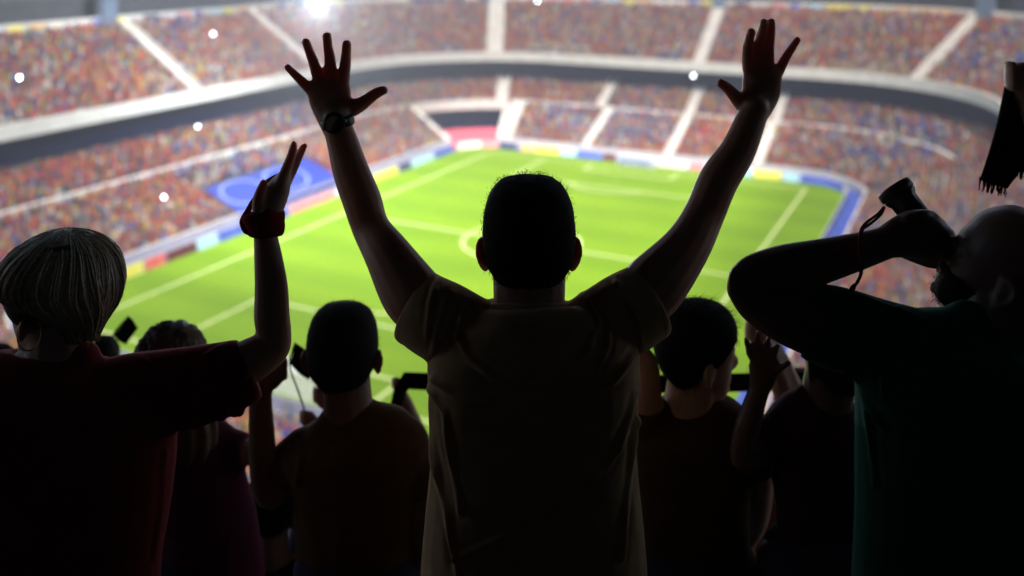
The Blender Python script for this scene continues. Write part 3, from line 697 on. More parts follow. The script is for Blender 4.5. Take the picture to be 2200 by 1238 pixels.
def head_pieces(c, M, sc=1.0, ear_out=0.0):
    tr = lambda V: [np.array(c) + M @ np.array(v) for v in V]
    out = []
    V, F = head_shape(0, sc=sc); out.append((tr(V), F))
    L = lambda pts: [(*(np.array(c) + M @ (np.array(p[:3]) * sc)), p[3] * sc, p[3] * sc * (p[4] if len(p) > 4 else 1)) for p in pts]
    up = M @ np.array([1.0, 0, 0])
    out.append(loft(L([(0, .086, .012, .007), (0, .097, -.008, .0085), (0, .108, -.028, .0115), (0, .104, -.038, .012)]), d0=up, seg=10))            # nose
    for s in (-1, 1): out.append(ball(tr([(s * .011 * sc, .097 * sc, -.037 * sc)])[0], .008 * sc, .008 * sc, .007 * sc))
    out.append(loft(L([(-.022, .084, -.062, .005), (0, .093, -.0595, .0068), (.022, .084, -.062, .005)]), seg=8)); out.append(loft(L([(-.020, .084, -.073, .005), (0, .091, -.0725, .0075), (.020, .084, -.073, .005)]), seg=8))
    out.append(ball(tr([(0, .079 * sc, -.099 * sc)])[0], .018 * sc, .013 * sc, .014 * sc))
    for s in (-1, 1):
        out.append(ball(tr([(s * .032 * sc, .078 * sc, -.006 * sc)])[0], .014 * sc, .013 * sc, .011 * sc)); out.append(loft(L([(s * .012, .090, .010, .006), (s * .035, .085, .016, .0065), (s * .054, .068, .010, .005)]), seg=8))   # lids, brows
        # ear: rim, lobe and bowl
        ex = .079 + ear_out
        out.append(loft(L([(s * ex, .000, -.052, .007), (s * (ex + .006), -.008, -.042, .0065), (s * (ex + .012), -.018, -.022, .006), (s * (ex + .013), -.016, -.004, .006), (s * (ex + .008), -.003, .006, .006), (s * ex, .008, -.002, .006), (s * (ex - .003), .006, -.018, .005)]), seg=8, d0=up))
        out.append(ball(tr([(s * (ex + .001) * sc, -.006 * sc, -.022 * sc)])[0], .0095 * sc, .017 * sc, .027 * sc, M))
    return out
def strands(roots, dirs, length, width, seed, droop=0.3, curl=0.0, n=4):
    """thin tapered ribbons (two crossed triangles strips)"""
    g = np.random.default_rng(seed); V = []; F = []
    for p, d in zip(roots, dirs):
        L = length * g.uniform(.5, 1.25); d = d + g.normal(size=3) * .22; d /= np.linalg.norm(d); s = np.cross(d, g.normal(size=3)); s /= np.linalg.norm(s) + 1e-9
        b = len(V); pos = np.array(p, float)
        for i in range(n + 1):
            w = width * (1 - 0.85 * i / n); V += [pos + s * w, pos - s * w]
            dd = d + np.array([0, 0, -droop]) * (i / n); pos = pos + dd / np.linalg.norm(dd) * L / n
            if i: F.append((b + 2 * i - 2, b + 2 * i - 1, b + 2 * i + 1, b + 2 * i))
    return V, F
def short_hair(c, M, sc, m, parent, seed, thick=.009, back=-.075, front=.052, length=.016, count=1800, top_extra=0.0, quiff=0.0):
    V, F = head_shape(thick, seg=40, sc=sc); g = np.random.default_rng(seed)
    V = np.array(V); y = V[:, 1]; z = V[:, 2]
    # hairline: low at the nape, over the ears, high at the brow
    def line(y): return sc * np.interp(y / sc, [-.10, -.06, -.028, -.008, .02, .055, .075, .09, .12], [back, back - .012, -.045, -.005, -.005, .03, front, front, front])
    keepF = [f for f in F if any(z[i] > line(y[i]) for i in f)]
    V2 = V.copy(); V2[:, 2] = np.maximum(z, line(y)); k = np.clip((z / sc - .05) / .06, 0, 1); V2[:, 2] += top_extra * k; V2[:, 0] *= 1 + .05 * k
    V2[:, 1] += quiff * k * np.clip(y / sc / .08, 0, 1)
    V2 += (wav(V2, 150, seed)[:, None] * .0016) * (V2 / np.linalg.norm(V2, axis=1)[:, None])
    used = sorted(set(i for f in keepF for i in f)); mp = {o: i for i, o in enumerate(used)}
    cap = [np.array(c) + M @ V2[i] for i in used]; me = mesh_of("hair", cap, [tuple(mp[i] for i in f) for f in keepF], True)
    h = put("hair", me, m, parent)
    ids = g.choice(used, count); roots = []; dirs = []
    for i in ids:
        v = V2[i] * (1 + g.normal() * .006) + g.normal(size=3) * .003; nrm = v / np.linalg.norm(v); tp = np.clip((v[2] / sc - .045) / .05, 0, 1); d = nrm * g.uniform(-.02, .16) + np.array([.25 * tp * g.normal(), .7 * tp, -.9 * (1 - tp)]); d = d - nrm * max(0, -d.dot(nrm)) * .9
        roots.append(np.array(c) + M @ v); dirs.append(M @ d)
    SV, SF = strands(roots, dirs, length, .0005, seed, .05, n=2); put("hair_strands", mesh_of("hair_strands", SV, SF), m, h)
    return h

SKIN = mat("skin_warm", (0.52, 0.28, 0.19), 0.42, 0.5, 0.08, 40, 0.15, 260, sss=0.45, sheen=0.7)
SKIN2 = mat("skin_fair", (0.58, 0.37, 0.28), 0.42, 0.5, 0.07, 40, 0.15, 260, sss=0.45, sheen=0.7)
SKIN3 = mat("skin_tan", (0.19, 0.098, 0.065), 0.42, 0.5, 0.08, 40, 0.15, 260, sss=0.45, sheen=0.7)
SKIN4 = mat('skin_dark', (0.12, 0.06, 0.04), 0.45, 0.4, 0.08, 40, 0.15, 260, sss=0.3)
def cloth(name, col, var=.12): return mat(name, col, 0.9, 0.12, var, 30, 0.35, 900, sheen=0.6)
HAIR_D = mat("hair_dark", (0.008, 0.006, 0.005), 0.8, 0.12, 0.2, 60); HAIR_B = mat("hair_blonde", (0.72, 0.58, 0.40), 0.38, 0.5, 0.35, 160); HAIR_ST = mat("hair_stubble", (0.13, 0.07, 0.048), 0.8, 0.15, 0.25, 200, 0.5, 900); HAIR_BR = mat("hair_blonde_roots", (0.13, 0.09, 0.05), 0.6, 0.2, 0.3, 70); HAIR_L = mat("hair_light_brown", (0.16, 0.10, 0.06), 0.5, 0.35, 0.25, 60)
JEANS = cloth("dark_denim", (0.03, 0.035, 0.06)); SHOE = mat("shoe_black", (0.02, 0.02, 0.02), 0.6, 0.3)

def person(row, label, torso, limbs, shirt_torso, sleeves, skin, shirt_m, head=None, voxel=.0075, svox=.008, folds=(), seed=1, sw=.004, sfreq=28., sx=(), ssm=6, extra=(), cat="person", group=None, hair=None, tratio=.6):
    """one figure: a continuous body, clothing as children"""
    Yb = torso[0][2]; hip = W(*torso[0][:3]); fz = FLOOR[row]
    root = empty("person", (hip[0], Yb, fz), label=label, category=cat)
    if group: root["group"] = group
    pieces = [loft(chain(torso, tratio), seg=26)]
    for l in limbs: pieces.append(loft(chain(l), seg=14))
    pieces += list(extra)
    if head: pieces += head_pieces(head["c"], head["M"], head.get("sc", 1.0), head.get("ear", 0.0))
    hz = max(hip[2], fz + 0.82); lw = .085
    for s in (-1, 1): pieces.append(loft([(hip[0] + s * lw, Yb, hz, .075, .08), (hip[0] + s * lw, Yb, hz - .2, .06, .065)], seg=12))
    body = put("body", remesh("body", pieces, voxel, 3), skin, root)
    sp = [loft(chain(shirt_torso, tratio + .02), seg=30, caps=(0, 0))]
    for l in sleeves: sp.append(loft(chain(l, .8), seg=20, caps=(1, 0)))
    for l in sx: sp.append(loft(chain(l, 1.0), seg=10))
    sme = remesh("shirt", sp, svox, ssm); wrinkle(sme, seed, sw, sfreq, folds); put("shirt", sme, shirt_m, root)
    # trousers and shoes down to the step
    tp = [loft([(hip[0], Yb, hz - .06, .16, .11), (hip[0], Yb, hz + .10, .165, .115)], seg=20)]
    for s in (-1, 1):
        x = hip[0] + s * .09; tp.append(loft([(x, Yb, hz, .088, .095), (x + s * .01, Yb + .01, hz - .2, .08, .085), (x + s * .02, Yb + .02, fz + .45, .062, .066), (x + s * .025, Yb, fz + .22, .058, .062), (x + s * .03, Yb - .01, fz + .06, .055, .06)], seg=14))
    tme = remesh("trousers", tp, .013, 2); wrinkle(tme, seed + 9, .004, 24); put("trousers", tme, JEANS, root)
    for s in (-1, 1):
        x = hip[0] + s * .12; put("shoe", mesh_of("shoe", *loft([(x, Yb - .07, fz + .045, .04, .042), (x, Yb + .03, fz + .05, .045, .045), (x + s * .01, Yb + .12, fz + .04, .046, .036), (x + s * .015, Yb + .18, fz + .03, .038, .026)], seg=12, d0=(0, 0, 1)), True), SHOE, root)
    if head and hair: hair(root)
    return root

# ------------------------------------------------------------------ the man with raised arms
Y0 = 1.72; YE, YW, YH = 1.86, 1.93, 1.95
LH = [[(672, 198, YH, 11), (650, 176, YH, 9.5), (632, 159, YH - .008, 8), (617, 144, YH - .02, 6)], [(688, 185, YH, 11.5), (675, 138, YH, 10.5), (665, 112, YH - .008, 9), (657, 90, YH - .02, 7.5)],
      [(711, 180, YH, 12), (709, 130, YH, 11), (705, 103, YH - .01, 9.5), (702.5, 77, YH - .022, 8)], [(737, 182, YH, 12), (742, 137, YH, 11), (744, 113, YH - .01, 9.5), (745, 94, YH - .02, 8)],
      [(738, 238, YH, 20, .75), (770, 227, YH, 15), (791, 213, YH, 12), (811, 199, YH - .005, 10.5), (825, 194, YH - .01, 8)]]
LPALM = [(722, 275, YW, 31, .8), (716, 245, YW + .01, 39, .6), (710, 216, YH, 46, .42), (706, 190, YH, 47, .36), (706, 180, YH, 42, .32)]
RH = [[(1608, 150, YH, 12), (1606, 111, YH - .004, 11), (1609, 89, YH - .012, 9.5), (1614.5, 68, YH - .024, 7.5)], [(1630, 145, YH, 12), (1631, 95, YH, 10.5), (1637.5, 67, YH - .008, 9), (1641.5, 48, YH - .02, 7.5)],
      [(1651, 148, YH, 11.5), (1652, 104, YH + .004, 10.5), (1656.5, 73, YH, 8.8), (1657, 47, YH - .012, 7.2)], [(1672, 155, YH + .005, 11), (1688, 124, YH + .005, 9.2), (1701, 104, YH, 8), (1714, 85, YH - .01, 6)],
      [(1602, 228, YH - .01, 19, .8), (1588, 216, YH - .01, 15), (1576, 203, YH - .015, 12.5), (1561, 188, YH - .02, 10.5), (1548, 179, YH - .022, 8)]]
RPALM = [(1619, 246, YW, 31, .8), (1627, 222, YW + .01, 38, .6), (1635, 195, YH, 43, .45), (1638, 168, YH, 43, .38), (1639, 148, YH, 40, .33)]
larm = [(985, 690, Y0 + .0, 60), (925, 668, Y0 + .03, 62), (884, 630, Y0 + .06, 67), (832, 546, 1.82, 51), (797, 490, YE, 41), (778, 432, 1.88, 42.5), (754, 369, 1.90, 39.5), (737, 310, 1.92, 34.5), (724, 268, YW, 31), (722, 255, YW, 31)]
rarm = [(1290, 690, Y0 + .0, 60), (1350, 660, Y0 + .03, 62), (1405, 614, Y0 + .06, 68), (1474, 532, 1.82, 52), (1512, 462, YE, 44), (1543, 389, 1.88, 43), (1583, 328, 1.90, 38.5), (1609, 268, 1.92, 34), (1620, 240, YW, 31), (1622, 230, YW, 31)]
hc = W(1136, 520, 1.765); HM = frame(0, 4)
MAIN_FOLDS = [([(990, 663), (961, 721), (915, 785)], 5, -4), ([(919, 831), (955, 889), (965, 960), (990, 1100)], 9, 6), ([(984, 724), (1010, 772), (1058, 812), (1123, 829), (1204, 812), (1262, 763), (1278, 715)], 10, 7),
    ([(930, 815), (981, 850), (1058, 869), (1139, 873), (1252, 847), (1317, 818), (1366, 762)], 10, 7), ([(1370, 840), (1350, 905), (1325, 960), (1250, 1050), (1120, 1130), (980, 1200)], 9, 6), ([(1310, 690), (1304, 750), (1281, 798)], 7, 6),
    ([(1372, 870), (1362, 960), (1345, 1080), (1335, 1200)], 8, 6), ([(918, 860), (930, 980), (962, 1120), (985, 1238)], 9, 6), ([(1005, 640), (990, 680), (985, 730)], 6, 5), ([(1262, 640), (1285, 690), (1290, 740)], 6, 5), ([(1335, 640), (1368, 700), (1376, 770)], 5, -4),
    ([(940, 600), (925, 650), (918, 720)], 8, 4), ([(1045, 655), (1090, 700), (1135, 715), (1180, 700), (1225, 655)], 6, 4), ([(960, 640), (940, 700), (930, 760)], 7, 4), ([(1370, 900), (1300, 1010), (1180, 1090)], 8, 4)]
BEIGE = cloth("beige_cotton", (0.56, 0.36, 0.20))
main = person(1, "man in beige shirt seen from behind, both open hands thrown up, black watch", 
    [(1146, 1330, Y0, 190), (1146, 1150, Y0, 185), (1146, 1000, Y0, 190), (1146, 860, Y0, 200), (1144, 770, Y0, 190), (1140, 715, Y0, 140), (1137, 690, Y0, 75)],
    [larm, rarm, LPALM, RPALM] + [[(a, b, c, d * (1.15 if k_ < len(f) - 1 else 1.3)) + tuple(e) for k_, (a, b, c, d, *e) in enumerate(f)] for f in LH + RH] + [[(1137, 720, Y0, 78, .9), (1137, 660, Y0 + .012, 77, .95), (1137, 600, Y0 + .03, 78, .95), (1137, 550, 1.76, 76, .9)]],
    [(1148, 1450, Y0, 248), (1147, 1238, Y0, 243), (1147, 1100, Y0, 232), (1147, 1000, Y0, 223), (1146, 900, Y0, 224), (1146, 830, Y0, 227), (1146, 785, Y0, 228), (1142, 735, Y0, 218), (1138, 695, Y0, 172), (1136, 664, Y0 + .01, 112), (1136, 650, Y0 + .012, 88)],
    [[(1050, 740, Y0, 78), (1000, 716, Y0 + .005, 83), (955, 694, Y0 + .02, 85), (918, 674, Y0 + .04, 82), (902, 664, Y0 + .05, 80)], [(1230, 740, Y0, 78), (1280, 712, Y0 + .005, 83), (1330, 685, Y0 + .02, 86), (1368, 662, Y0 + .04, 84), (1384, 652, Y0 + .05, 82)]],
    SKIN, BEIGE, head=dict(c=hc, M=HM, sc=1.0, ear=.004), voxel=.0038, svox=.005, sx=[[(1023, 658, Y0 - .01, 7), (1020, 647, Y0 + .02, 11), (1016, 647, Y0 + .05, 11), (1017, 672, Y0 + .09, 8)], [(1001, 646, Y0 - .01, 8), (998, 635, Y0 + .02, 12), (994, 635, Y0 + .05, 12), (995, 660, Y0 + .09, 9)], [(971, 630, Y0 - .01, 6), (968, 619, Y0 + .02, 10), (964, 619, Y0 + .05, 10), (965, 644, Y0 + .09, 7)], [(947, 618, Y0 - .01, 7), (944, 607, Y0 + .02, 11), (940, 607, Y0 + .05, 11), (941, 632, Y0 + .09, 8)], [(1249, 652, Y0 - .01, 8), (1252, 641, Y0 + .02, 12), (1256, 641, Y0 + .05, 12), (1255, 666, Y0 + .09, 9)], [(1273, 640, Y0 - .01, 7), (1276, 629, Y0 + .02, 11), (1280, 629, Y0 + .05, 11), (1279, 654, Y0 + .09, 8)], [(1299, 624, Y0 - .01, 7), (1302, 613, Y0 + .02, 11), (1306, 613, Y0 + .05, 11), (1305, 638, Y0 + .09, 8)], [(1325, 610, Y0 - .01, 6), (1328, 599, Y0 + .02, 10), (1332, 599, Y0 + .05, 10), (1331, 624, Y0 + .09, 7)]], ssm=9, folds=MAIN_FOLDS, seed=3, sw=.0022, sfreq=34,
    hair=lambda r: short_hair(hc, HM, 1.0, HAIR_D, r, 5, thick=.011, count=4200, length=.0075, back=-.10, top_extra=.003))
mainroot = main
# collar and sleeve hems
def band(parent, name, pts, rr, m, ratio=.8, d0=(0, 1, 0)): put(name, mesh_of(name, *loft(pts, seg=8), True), m, parent)
def hoop(c, t, rs, rd, tube, n=36, d0=(0, 1, 0), seg=8):
    t = np.array(t, float); t /= np.linalg.norm(t); d = np.array(d0, float); d -= d.dot(t) * t; d /= np.linalg.norm(d); s = np.cross(t, d); V = []; F = []
    for i in range(n):
        a = 2 * math.pi * i / n; e = s * math.cos(a) * rs + d * math.sin(a) * rd; en = e / np.linalg.norm(e)
        for k in range(seg):
            b = 2 * math.pi * k / seg; V.append(np.array(c) + e + (en * math.cos(b) * tube[0] + t * math.sin(b) * tube[1]))
    for i in range(n):
        for k in range(seg): F.append((i * seg + k, ((i + 1) % n) * seg + k, ((i + 1) % n) * seg + (k + 1) % seg, i * seg + (k + 1) % seg))
    return V, F
put("collar", mesh_of("collar", *hoop(W(1136, 664, Y0 + .012), (0, .35, 1), .074, .064, (.005, .012)), True), BEIGE, main)
def hem(parent, u, v, Y, half, ratio, t, m, tube=(.0035, .011)):
    r = half * Y / FPX; put("sleeve_hem", mesh_of("sleeve_hem", *hoop(W(u, v, Y), t, r, r * ratio, tube), True), m, parent)
hem(main, 902, 664, Y0 + .05, 78, .8, (-.83, .4, .42), BEIGE, (.0028, .011)); hem(main, 1384, 652, Y0 + .05, 80, .8, (.83, .4, .44), BEIGE, (.0028, .011))
# watch on the left wrist
M_black = mat("black_rubber", (0.012, 0.012, 0.014), 0.35, 0.5); M_glass = mat("watch_glass", (0.01, 0.012, 0.02), 0.08, 0.6); M_steel = mat("steel", (0.4, 0.4, 0.42), 0.3, 0.5, metallic=1.0)
wt = W(725, 262, YW); wdir = W(716, 230, YW) - W(727, 290, YW); wdir /= np.linalg.norm(wdir)
watch = empty("wristwatch", tuple(wt), label="black round wristwatch on the cheering man's raised wrist", category="watch")
put("strap", mesh_of("strap", *hoop(wt, wdir, .0335, .0285, (.0028, .011)), True), M_black, watch)
wn_ = np.array([0.0, -1, 0]) - wdir * (-wdir[1]); wn_ /= np.linalg.norm(wn_); wside = np.cross(wdir, wn_)
def disc(c, n, x, r, h, seg=32, bev=.15):
    y = np.cross(n, x); V = []; F = []; prof = [(r * .96, 0), (r, h * .2), (r, h * .75), (r * (1 - bev), h)]
    for (rr, hh) in prof:
        for k in range(seg): a = 2 * math.pi * k / seg; V.append(c + n * hh + rr * (x * math.cos(a) + y * math.sin(a)))
    for j in range(3):
        for k in range(seg): F.append((j * seg + k, j * seg + (k + 1) % seg, (j + 1) * seg + (k + 1) % seg, (j + 1) * seg + k))
    F.append(tuple(range(3 * seg, 4 * seg))); F.append(tuple(range(seg))[::-1]); return V, F
wc = wt + wn_ * .027 + wdir * .004
case = put("case", mesh_of("case", *disc(wc, wn_, wside, .0225, .011), False), M_black, watch)
put("glass", mesh_of("glass", *disc(wc + wn_ * .0111, wn_, wside, .0185, .001)), M_glass, case)
put("crown", mesh_of("crown", *disc(wc + wside * .022 + wn_ * .005, wside, wn_, .0035, .004, 10)), M_steel, case)

# ------------------------------------------------------------------ the blonde woman
Y1 = 1.66; YA = 1.72
fh = W(126, 638, 1.68); FM = frame(-64, 2)
wl_arm = [(200, 860, Y1, 55), (310, 842, Y1 + .01, 46), (430, 815, Y1 + .03, 46), (530, 778, YA - .02, 47), (580, 748, YA, 42), (588, 715, YA, 38), (584, 680, YA, 38.5), (583, 620, YA + .005, 36), (577, 560, YA + .01, 31), (571, 510, YA + .015, 26), (571, 480, YA + .015, 25.5)]
elbow = [(560, 765, YA - .01, 38), (590, 745, YA, 35), (597, 733, YA, 28)]
YQ = YA + .02
whand = [[(571, 492, YQ, 26, .9), (574, 462, YQ, 29, .9), (584, 433, YQ, 31, .9), (597, 408, YQ, 27, .9), (607, 388, YQ, 20, .9)],
    [(560, 455, YQ - .02, 18), (556, 432, YQ - .022, 14.5), (561, 410, YQ - .024, 12), (567, 393, YQ - .026, 9.5)],
    [(603, 395, YQ - .01, 15), (614, 366, YQ - .01, 12), (625, 338, YQ - .012, 10.5), (630, 318, YQ - .016, 9), (631.5, 308, YQ - .018, 7)],
    [(608, 400, YQ + .01, 15), (628, 366, YQ + .01, 11.5), (642, 336, YQ + .008, 9.8), (650, 320, YQ + .004, 8.5), (655, 313, YQ + .002, 6.8)],
    [(600, 402, YQ + .03, 14), (617, 368, YQ + .032, 11), (630, 340, YQ + .03, 9.5), (637, 325, YQ + .028, 7)], [(596, 408, YQ + .048, 12), (608, 380, YQ + .052, 9.5), (617, 360, YQ + .052, 7.5)]]
RED = cloth("dark_red_cotton", (0.20, 0.018, 0.022))
W_FOLDS = [([(300, 768), (330, 790), (345, 830)], 7, 5), ([(400, 755), (380, 790), (390, 850)], 8, 6), ([(480, 742), (440, 770), (430, 830)], 8, 5), ([(520, 880), (450, 895), (385, 945)], 8, 7), ([(500, 840), (440, 880), (390, 930), (360, 1040)], 8, 6), ([(530, 800), (500, 860), (470, 900)], 7, 5), ([(355, 970), (350, 1080), (335, 1200)], 8, 5)]
def bob(root):
    pts = [(135, 496, 1.665, 8, 1.0), (135, 499, 1.665, 36, 1.0), (134, 508, 1.664, 62, 1.0), (134, 524, 1.662, 88, 1.0), (134, 552, 1.66, 112, .98), (134, 590, 1.657, 124, .95), (139, 620, 1.655, 121, .92), (152, 650, 1.650, 98, .85), (163, 680, 1.644, 72, .7), (170, 708, 1.642, 46, .55)]
    pin = [(a, b + 9, c, max(2, d - 6), e) for a, b, c, d, e in pts]
    me = remesh("hair", [loft(chain(pin, 1.0), seg=30)], .005, 6); h = put("hair", me, HAIR_BR, root)
    g = np.random.default_rng(11); V = []; F = []; C = np.array(chain(pts, 1.0)); zs = C[:, 2]; A = np.concatenate([np.linspace(0, .06, 4), np.linspace(.1, 1.0, 10)])
    clump = g.uniform(0, 2 * math.pi, 150); cl_sw = g.normal(0, .22, 150); cl_l = g.uniform(.75, 1.08, 150); cl_lift = np.abs(g.normal(0, .004, 150))
    for i in range(9000):
        c_ = g.integers(150); a = clump[c_] + g.normal() * .05; f0 = abs(g.normal()) * .10 if g.random() < .7 else g.uniform(0, .6); f1 = min(cl_l[c_] * g.uniform(.9, 1.03), f0 + g.uniform(.35, 1.0)); fly = (g.random() < .02) * g.uniform(.003, .012)
        b = len(V); n = 8; wv = g.uniform(0, 6)
        for k in range(n + 1):
            f = f0 + (f1 - f0) * k / n; z = zs[0] + .001 + (zs[-1] - .008 - zs[0]) * f ** 1.25; a2 = a + cl_sw[c_] * f ** 2 + .35 * (1 - f) ** 3
            inn = -.0035 + cl_lift[c_] * f + .0012 * math.sin(wv + f * 7) + fly * (k / n) ** 2
            rs = max(.002, np.interp(-z, -zs, C[:, 3]) + inn); rd = max(.002, np.interp(-z, -zs, C[:, 4]) + inn)
            pnt = np.array([np.interp(-z, -zs, C[:, 0]) + rs * math.cos(a2), np.interp(-z, -zs, C[:, 1]) + rd * math.sin(a2), z]); t = np.array([-math.sin(a2), math.cos(a2), 0]); wd = .0007 * (1 - .75 * k / n)
            V += [pnt + t * wd, pnt - t * wd]
            if k: F.append((b + 2 * k - 2, b + 2 * k - 1, b + 2 * k + 1, b + 2 * k))
    put("hair_strands", mesh_of("hair_strands", V, F, True), HAIR_B, h)
    mb = MB()
    for i in range(620):
        a = g.uniform(0, 2 * math.pi); f0 = abs(g.normal()) * .12 + .02; f1 = g.uniform(.6, 1.05); sw_ = g.normal(0, .25); up_ = abs(g.normal(0, .0035)); ch = []
        for k in range(7):
            f = f0 + (f1 - f0) * k / 6; z = zs[0] + (zs[-1] - .01 - zs[0]) * f ** 1.25; a2 = a + sw_ * f ** 2 + .35 * (1 - f) ** 3; inn = -.004 + up_ * math.sin(f * 3)
            rs = max(.002, np.interp(-z, -zs, C[:, 3]) + inn); rd = max(.002, np.interp(-z, -zs, C[:, 4]) + inn); w_ = .0026 * math.sin(math.pi * min(.97, max(.08, k / 6))) ** .5
            ch.append((np.interp(-z, -zs, C[:, 0]) + rs * math.cos(a2), np.interp(-z, -zs, C[:, 1]) + rd * math.sin(a2), z, w_, w_))
        mb.add(*loft(ch, seg=6, sub=2))
    lk = put("hair_locks", mb.me("hair_locks", True), HAIR_B, h); lk["kind"] = "stuff"
woman = person(1, "blonde short-haired woman in dark red shirt, one arm raised, hoop earring", 
    [(112, 1330, Y1, 180), (116, 1150, Y1, 180), (122, 1000, Y1, 195), (122, 900, Y1, 205), (120, 840, Y1, 190), (124, 800, Y1, 130), (130, 775, Y1, 70)],
    [wl_arm, elbow] + whand + [[(-40, 850, Y1, 55), (-100, 880, Y1, 52), (-135, 980, Y1, 46), (-140, 1080, Y1 + .02, 40), (-120, 1200, Y1 + .08, 32), (-110, 1260, Y1 + .1, 30)], [(130, 800, Y1, 74, .9), (131, 745, Y1 + .012, 67, .95), (132, 690, 1.68, 68, 1.0)]],
    [(108, 1450, Y1, 232), (114, 1238, Y1, 225), (118, 1120, Y1, 236), (124, 1030, Y1, 243), (124, 960, Y1, 249), (120, 890, Y1, 245), (118, 835, Y1, 225), (122, 798, Y1, 165), (130, 775, Y1 + .005, 95), (131, 764, Y1 + .01, 76)],
    [[(210, 870, Y1, 92), (300, 850, Y1 + .01, 88), (400, 834, Y1 + .02, 82), (470, 818, Y1 + .03, 78), (520, 800, Y1 + .04, 70), (538, 791, Y1 + .045, 66)], [(20, 870, Y1, 80), (-70, 880, Y1, 78), (-120, 950, Y1, 70), (-135, 1010, Y1, 66)]],
    SKIN2, RED, head=dict(c=fh, M=FM, sc=.93), voxel=.0038, svox=.006, folds=W_FOLDS, seed=21, sw=.0028, sfreq=32, hair=bob)
ear_p = W(56, 712, 1.645)
EARM = mat("gold", (0.55, 0.36, 0.16), 0.25, 0.5, metallic=1.0)
hp = empty("hoop_earring", tuple(ear_p), label="large thin hoop earring hanging beside the blonde woman's neck", category="earring")
put("hoop", mesh_of("hoop", *hoop(W(63, 718, 1.585), (.45, -.88, .1), .0185, .0275, (.0012, .0012), d0=(0, 0, 1)), True), EARM, hp)
put("hook", mesh_of("hook", *loft(chain([(58, 686, 1.587, 1.6), (56, 678, 1.60, 1.6), (55, 672, 1.63, 1.4)]), seg=6), True), EARM, hp)
# red band knotted round her wrist
BAND = cloth("red_band_cloth", (0.28, 0.015, 0.015))
wrb = empty("wristband", tuple(W(570, 475, YQ)), label="red cloth band knotted around the woman's raised wrist", category="wristband")
bd = W(566, 440, YQ) - W(573, 505, YQ); bm_ = remesh("wrap", [hoop(W(571, 487, YQ), (.02, 0, 1), .030, .027, (.0055, .016)), hoop(W(568, 468, YQ), (-.18, .1, 1), .033, .029, (.005, .014)), hoop(W(561, 458, YQ), (-.45, .15, 1), .034, .029, (.0045, .008))], .003, 2); wrinkle(bm_, 8, .0016, 120); put("wrap", bm_, BAND, wrb)
kn = remesh("knot", [loft(chain([(543, 492, YQ - .01, 8), (530, 487, YQ - .012, 10), (523, 478, YQ - .012, 9), (528, 462, YQ - .01, 7), (540, 440, YQ - .005, 7), (547, 428, YQ, 6)]), seg=10), loft(chain([(548, 498, YQ - .015, 9), (533, 496, YQ - .015, 9), (524, 488, YQ - .013, 8)]), seg=10)], .0028, 2); wrinkle(kn, 5, .001, 160); put("knot", kn, BAND, wrb)
put("tail", mesh_of("tail", *loft(chain([(566, 402, YQ + .03, 7, .2), (575, 392, YQ + .03, 6.5, .2), (587, 382, YQ + .03, 4.5, .2), (598, 374, YQ + .03, 2, .2)]), seg=8), True), BAND, wrb)

# ------------------------------------------------------------------ the shaven man with the horn
Y2 = 1.66; YB = 1.73
bh = W(2165, 578, 1.68); BM = frame(-62, 26)
GREEN = cloth("dark_green_cotton", (0.008, 0.07, 0.045))
b_up = [(2050, 790, Y2, 75), (1950, 760, Y2 + .01, 72), (1850, 725, Y2 + .03, 72), (1760, 695, Y2 + .05, 74), (1690, 668, YB - .02, 70), (1635, 640, YB, 60), (1605, 615, YB, 48)]
b_fore = [(1602, 606, YB, 42), (1628, 594, YB, 49), (1690, 580, YB, 54), (1770, 560, YB + .005, 47), (1850, 538, YB + .01, 39), (1905, 521, YB + .015, 34.5), (1925, 514, YB + .015, 37)]
b_palm = [(1900, 522, YB + .015, 34, .85), (1935, 510, YB + .012, 46, .6), (1970, 503, YB + .01, 54, .5), (2000, 506, YB + .012, 52, .45)]
b_f = [[(1950, 474, YB + .0, 15), (1985, 464, YB + .002, 14), (2002, 466, YB + .022, 12.5), (1998, 474, YB + .05, 11), (1975, 480, YB + .06, 9)], [(1968, 490, YB - .002, 15), (2006, 480, YB + .002, 14), (2022, 484, YB + .024, 12.5), (2016, 494, YB + .05, 11), (1990, 500, YB + .06, 9)],
       [(1985, 508, YB - .002, 15), (2024, 498, YB + .004, 13.5), (2040, 503, YB + .026, 12), (2032, 514, YB + .05, 10.5), (2006, 520, YB + .06, 9)], [(1992, 526, YB, 14), (2034, 516, YB + .008, 12.5), (2050, 522, YB + .028, 11), (2042, 532, YB + .05, 9.5), (2016, 538, YB + .058, 8)],
       [(1930, 528, YB + .02, 22), (1965, 548, YB + .03, 17), (2000, 562, YB + .04, 15), (2030, 568, YB + .04, 12)], [(1985, 535, YB + .02, 26), (2015, 548, YB + .03, 22), (2042, 566, YB + .03, 16), (2056, 580, YB + .03, 12)]]
B_FOLDS = [([(1850, 632), (1900, 660), (1935, 668), (1990, 695)], 8, 5), ([(1935, 655), (1925, 680), (1940, 760)], 8, 7), ([(1815, 795), (1850, 850), (1900, 920)], 8, 6), ([(1850, 850), (1870, 930), (1880, 1040)], 9, 6), ([(1790, 640), (1810, 700), (1800, 760)], 10, 4), ([(1860, 700), (1900, 760), (1900, 850)], 10, 5)]
